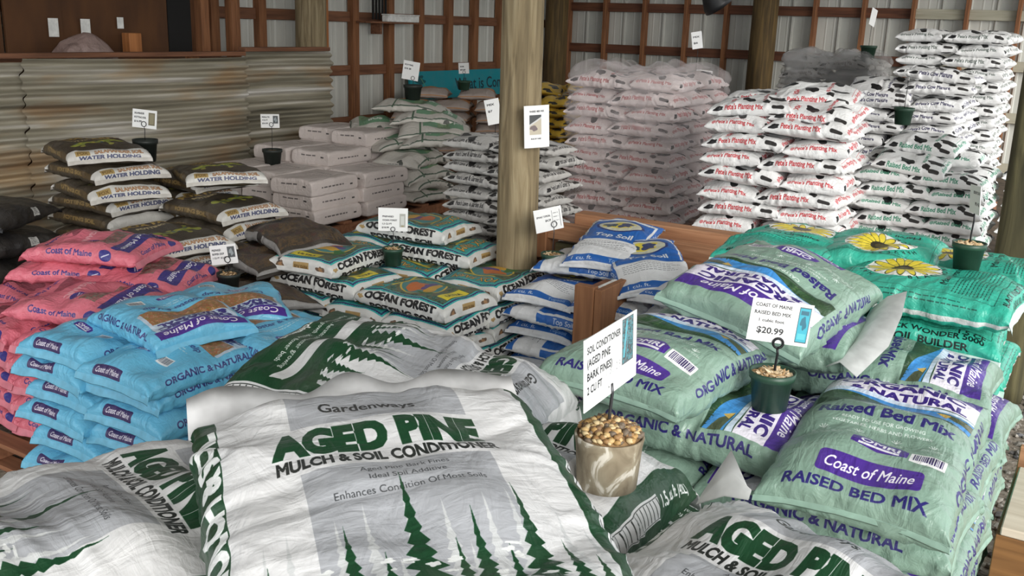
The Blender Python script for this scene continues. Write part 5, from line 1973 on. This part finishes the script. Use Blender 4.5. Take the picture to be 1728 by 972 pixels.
pot(-3.40, 4.20, .665, .058, .10, M['pot_green'], 'green pot on the turquoise potting soil bags', 'chip', 30, .009, True)
c5_ = card(.165, .13, 1200, [('PREPARED', .14, .60, .38, .07), ('OCEAN FOREST', .14, .44, .50, .07), ('1.5 CU FT', .14, .28, .32, .07), ('$18.99', .12, .12, .24, .07)], pic_bag)
sign(-3.40, 4.20, .75, .86, .165, .13, 32, c5_, 'turquoise_bags_card', 'white price sign in a green pot on the turquoise bags', 'wire', roll=0, tip=-4, ringr=.012)

pot(-3.80, 3.36, .62, .058, .10, M['pot_dark'], 'dark pot on the brown compost bags', 'chip', 20, .009, True)
c6_ = card(.16, .10, 900, [('PREPARED', .08, .70, .34, .10), ('BUMPER CROP', .08, .50, .44, .10), ('1 CU FT  $12.99', .08, .30, .5, .09)], pic_dark)
sign(-3.80, 3.36, .70, .775, .15, .10, 20, c6_, 'compost_card', 'small white price sign with a grey picture over the brown compost bags', 'wire_black', roll=-10, tip=-4, off=(-.015, -.01))

pot(-5.28, 4.04, 1.08, .075, .14, M['pot_dark'], 'dark pot behind the uppermost white-ended dark bag', 'chip', 0, .009, True)
c7_ = card(.17, .12, 600, [('SALAMANDER', .08, .74, .4, .10), ('POTTING SOIL', .08, .52, .48, .10), ('$16.99', .08, .30, .3, .10)], pic_gold)
sign(-5.28, 4.04, 1.2, 1.30, .16, .115, 26, c7_, 'dark_bags_card', 'small cream price sign in front of the corrugated fence, above the dark bags', 'wire_black', roll=4, tip=-4, off=(0, -.01))

pot(-5.66, 5.50, .875, .075, .12, M['pot_dark'], 'dark pot at the left of the pale bales', 'chip', 0, .009, True)
c8_ = card(.15, .11, 600, [('PERLITE', .08, .74, .4, .10), ('4 CU FT', .08, .52, .3, .10), ('$24.99', .08, .28, .3, .10)], pic_dark)
sign(-5.66, 5.50, .98, 1.17, .15, .105, 26, c8_, 'bale_card', 'small white price sign over the pale bales', 'wire_black', roll=-2, tip=-4, off=(-.01, -.01))

# rear signs
pot(-5.38, 6.92, 1.33, .08, .13, M['pot_dark'], 'dark pot behind the green and white heap', 'chip', 0, .009, True)
sign(-5.38, 6.92, 1.42, 1.50, .15, .16, 20, card(.15, .16, 500, [('POTTING', .1, .75, .5, .08), ('SOIL $8', .1, .55, .4, .08)]), 'heap_card', 'white price sign tilted over the green and white heap', 'wire_black', roll=8, off=(-.03, 0))
pot(-6.5, 9.3, 1.26, .075, .10, M['pot_green'], 'small green pot in front of the teal board', 'chip', 0, .009, True)
sign(-6.5, 9.3, 1.34, 1.44, .12, .12, 24, card(.12, .12, 500, [('SOIL', .15, .6, .4, .12), ('$9.99', .15, .3, .5, .12)]), 'board_card', 'little white card in front of the teal board', 'wire_black', roll=-4)
sign(-3.66, 5.62, 1.26, 1.34, .10, .17, 40, card(.10, .17, 500, [('MIX', .15, .75, .5, .08), ('$7', .15, .5, .3, .08)]), 'middle_card', 'narrow cream card on a wire left of the log pole', 'wire_black', roll=-12, ring=False)
sign(-5.15, 9.5, 1.22, 1.30, .09, .15, 40, card(.09, .15, 500, [('SOIL', .15, .6, .5, .08)]), 'yellow_card', 'narrow white card standing over the yellow bags', 'wire_black', roll=6, ring=False)
sign(-2.98, 7.45, 1.70, 1.86, .085, .13, 40, card(.085, .13, 500, [('MIX', .15, .65, .6, .1), ('$6', .15, .3, .4, .1)]), 'wrap_card', 'small white card on a wire over the wrapped planting mix', 'wire_black', roll=-10, ring=False)
sign(-3.80, 9.7, 1.20, 1.50, .17, .11, 30, card(.17, .11, 500, [('COW MANURE', .1, .6, .5, .12), ('$5.99', .1, .3, .3, .12)], pic_dark), 'cow_card', 'small white price card below the tilted grey cow-spotted bag', 'wire_black', roll=6)
pot(-1.28, 6.86, 1.445, .062, .11, M['pot_green'], 'small green pot on the white raised bed bags', 'chip', 0, .009, True)
sign(-1.28, 6.86, 1.53, 1.73, .05, .02, 112, card(.05, .02, 500, []), 'edge_card', 'wire with an edge-on card in the pot on the white raised bed bags', 'wire_black', ring=False)
pot(-2.40, 10.6, 1.785, .08, .12, M['pot_green'], 'green pot on the rear wrapped stack', 'chip', 0, .009, True)
sign(-2.40, 10.6, 1.93, 2.10, .13, .17, 78, card(.13, .17, 500, []), 'rear_card', 'white card seen edge-on over the rear wrapped stack', 'wire_black', roll=14, ring=False)

# notice on the pole
cn = Canvas(.15, .225, 1000, (240, 240, 238))
cn.text('RAISED BED MIX', .075, .19, .085, .009, (50, 50, 52), .04)
cn.rect(.03, .07, .10, .175, (196, 186, 166)); cn.poly([(.03, .175), (.10, .175), (.10, .165), (.03, .125)], (70, 74, 76)); cn.poly([(.03, .125), (.10, .165), (.10, .155), (.03, .115)], (206, 206, 204)); cn.blob(.055, .105, .022, .014, (120, 106, 106), 3, .2)
cn.text('BULK BY YARD', .068, .045, .06, .007, (50, 50, 52), .04)
nseg = 8
V, F, uvq = [], [], []
for i in range(nseg + 1):
    f = i / nseg
    xx = -.075 + .15 * f
    yy = -.006 + .030 * (f - .25) ** 2
    V += [(xx, yy, 0), (xx, yy, .225), (xx, yy + .0012, 0), (xx, yy + .0012, .225)]
for i in range(nseg):
    a = i * 4
    for q in ((a, a + 4, a + 5, a + 1), (a + 3, a + 7, a + 6, a + 2)):
        F.append(q)
        for k in q: uvq.append((V[k][0] / .15 + .5, V[k][2] / .225))
nt_ = obj('paper_notice', mesh('paper_notice', V, F, print_mat('pole_notice_print', cn, .55, .02, 3.0), uvq, True), None, (-2.70, 4.565, 1.36), (0, R(-3), R(52)))
tag(nt_, 'white paper notice with a small picture fixed to the log pole', 'notice')

# papers and odds and ends in the dark left corner
for i, (y, z, w_, h_) in enumerate(((4.74, 1.79, .085, .14), (5.02, 1.79, .085, .14), (5.345, 1.86, .06, .09))):
    o = box('paper_note', (0, 0, 0), (.003, w_, h_), M['paper'], None, 0, (-7.205, y - w_ / 2, z), (0, 0, 0))
    tag(o, ['left one of two pale notes on the dark plywood', 'right one of two pale notes on the dark plywood', 'small tilted note above the wooden block on the dark plywood'][i], 'note', 'notes on the plywood')
    for a in range(1): pass
wbk = empty('wooden_block', (-7.05, 5.33, 1.66))
box('block_body', (-.05, -.06, 0), (.05, .06, .17), M['orange_z'], wbk, .006)
box('block_foot', (-.05, -.07, -.02), (.05, .07, 0), M['girt_y'], wbk, .003)
tag(wbk, 'upright yellowish wooden block below the tilted note', 'block')
lg = empty('ledge', (-6.95, 0, 0))
box('ledge_board', (-.2, 3.0, 1.60), (.3, 6.2, 1.638), M['girt_y'], lg, .004)
box('ledge_bracket', (-.2, 3.3, 1.45), (-.12, 3.38, 1.6), M['girt_y'], lg, .003)
box('ledge_bracket', (-.2, 5.9, 1.45), (-.12, 5.98, 1.6), M['girt_y'], lg, .003)
tag(lg, 'brown ledge running along behind the top of the fence', 'ledge')
bb = Bag(.40, .28, .16, nu=36, nv=22, flap=0, wr=1.8)
cb = bb.canvas((150, 128, 122))
pm_ = bb.mesh('crumpled_sack', print_mat('crumpled_sack_film', cb, .4, .4, 8.0), None, 5, sag=(.03, .03), lump=.03, seals=False)[0]
o = obj('crumpled_sack', pm_, None, (-6.98, 4.83, 1.638), (0, 0, R(80)))
tag(o, 'dim pinkish plastic sack lying on the ledge behind the fence', 'sack')

# wall shelf with a white box and dark slats
sh = empty('wall_shelf', (-7.53, 9.22, 1.98))
box('shelf_board', (-.02, -.55, -.02), (.20, .32, 0), M['girt_y'], sh, .003)
box('shelf_bracket', (-.02, -.30, -.14), (.12, -.26, -.02), M['girt_y'], sh, .003)
tag(sh, 'short brown shelf high on the side wall', 'shelf')
wbx = empty('white_box', (-7.36, 9.22, 1.98))
box('box_body', (-.04, -.28, 0), (.05, .30, .07), M['paper'], wbx, .006)
box('box_lid', (-.045, -.285, .071), (.055, .305, .085), M['paper'], wbx, .004)
tag(wbx, 'long white carton lying on the wall shelf', 'box')
gr = empty('hanging_rack', (-7.47, 8.86, 2.0))
for i in range(5):
    box('slat', (-.01, i * .055, 0), (.01, i * .055 + .025, .5), M['dark_board'], gr, .002)
box('rail', (-.012, -.01, .46), (.012, .26, .50), M['dark_board'], gr, .002)
tag(gr, 'dark slatted rack on the side wall above the shelf', 'rack')

# hanging lamp at the top edge
la = empty('hanging_lamp', (-2.62, 6.9, 2.12))
shade = obj('lamp_shade', mesh('lamp_shade', *lathe_vf([(.03, .22), (.05, .2), (.075, .12), (.11, .03), (.112, .0), (.105, .0), (.07, .11), (.04, .19)], 28, True), M['black'], smooth=True), la, (0, 0, .05), (R(24), R(-30), 0))
obj('lamp_cord', mesh('lamp_cord', *tube_vf([(0, 0, .22), (0, 0, 1.7)], .006, 8), M['black'], smooth=True), la)
obj('bulb', mesh('bulb', *lathe_vf([(.005, .0), (.03, .02), (.035, .05), (.018, .1)], 16, True), M['paper'], smooth=True), shade, (0, 0, .03))
tag(la, 'black bell-shaped hanging lamp at the top edge', 'lamp')

# ------------------------------------------------------------------ gravel
g = random.Random(11)
spots = []
while len(spots) < 300:
    yv = g.uniform(3.7, 6.5)
    xv = -.42 + (yv - 3.7) * -.02 + g.uniform(0, .55)
    spots.append((xv, yv))
for (xv, yv) in spots:
    s_ = g.uniform(.010, .026)
    o = obj('stone', g.choice(STONE), floor, (xv, yv, s_ * .35), (g.uniform(-.4, .4), g.uniform(-.4, .4), g.uniform(0, 6.28)))
    o.scale = (s_, s_, s_)
VV, FF = [], []
rk = [rock_mesh('tmp', 70 + i, M['stone'])[1] for i in range(5)]
for i in range(5200):
    V0, F0 = rk[i % 5]
    xv, yv = g.uniform(-.7, 1.6), g.uniform(2.2, 9.5)
    s_ = g.uniform(.006, .02)
    a = g.uniform(0, 6.28)
    c, n = math.cos(a), math.sin(a)
    k = len(VV)
    for v in V0:
        VV.append((xv + s_ * (v[0] * c - v[1] * n), yv + s_ * (v[0] * n + v[1] * c), s_ * (.3 + v[2])))
    FF += [(f[0] + k, f[1] + k, f[2] + k) for f in F0]
M['stone_mix'] = noise_mat('loose_gravel', [(.3, (86, 82, 78)), (.45, (128, 120, 110)), (.55, (150, 146, 138)), (.7, (176, 168, 156))], nscale=22, detail=2, rough=.9, bmp=0)
o = obj('loose_gravel', mesh('loose_gravel', VV, FF, M['stone_mix']), floor)
o['kind'] = 'stuff'
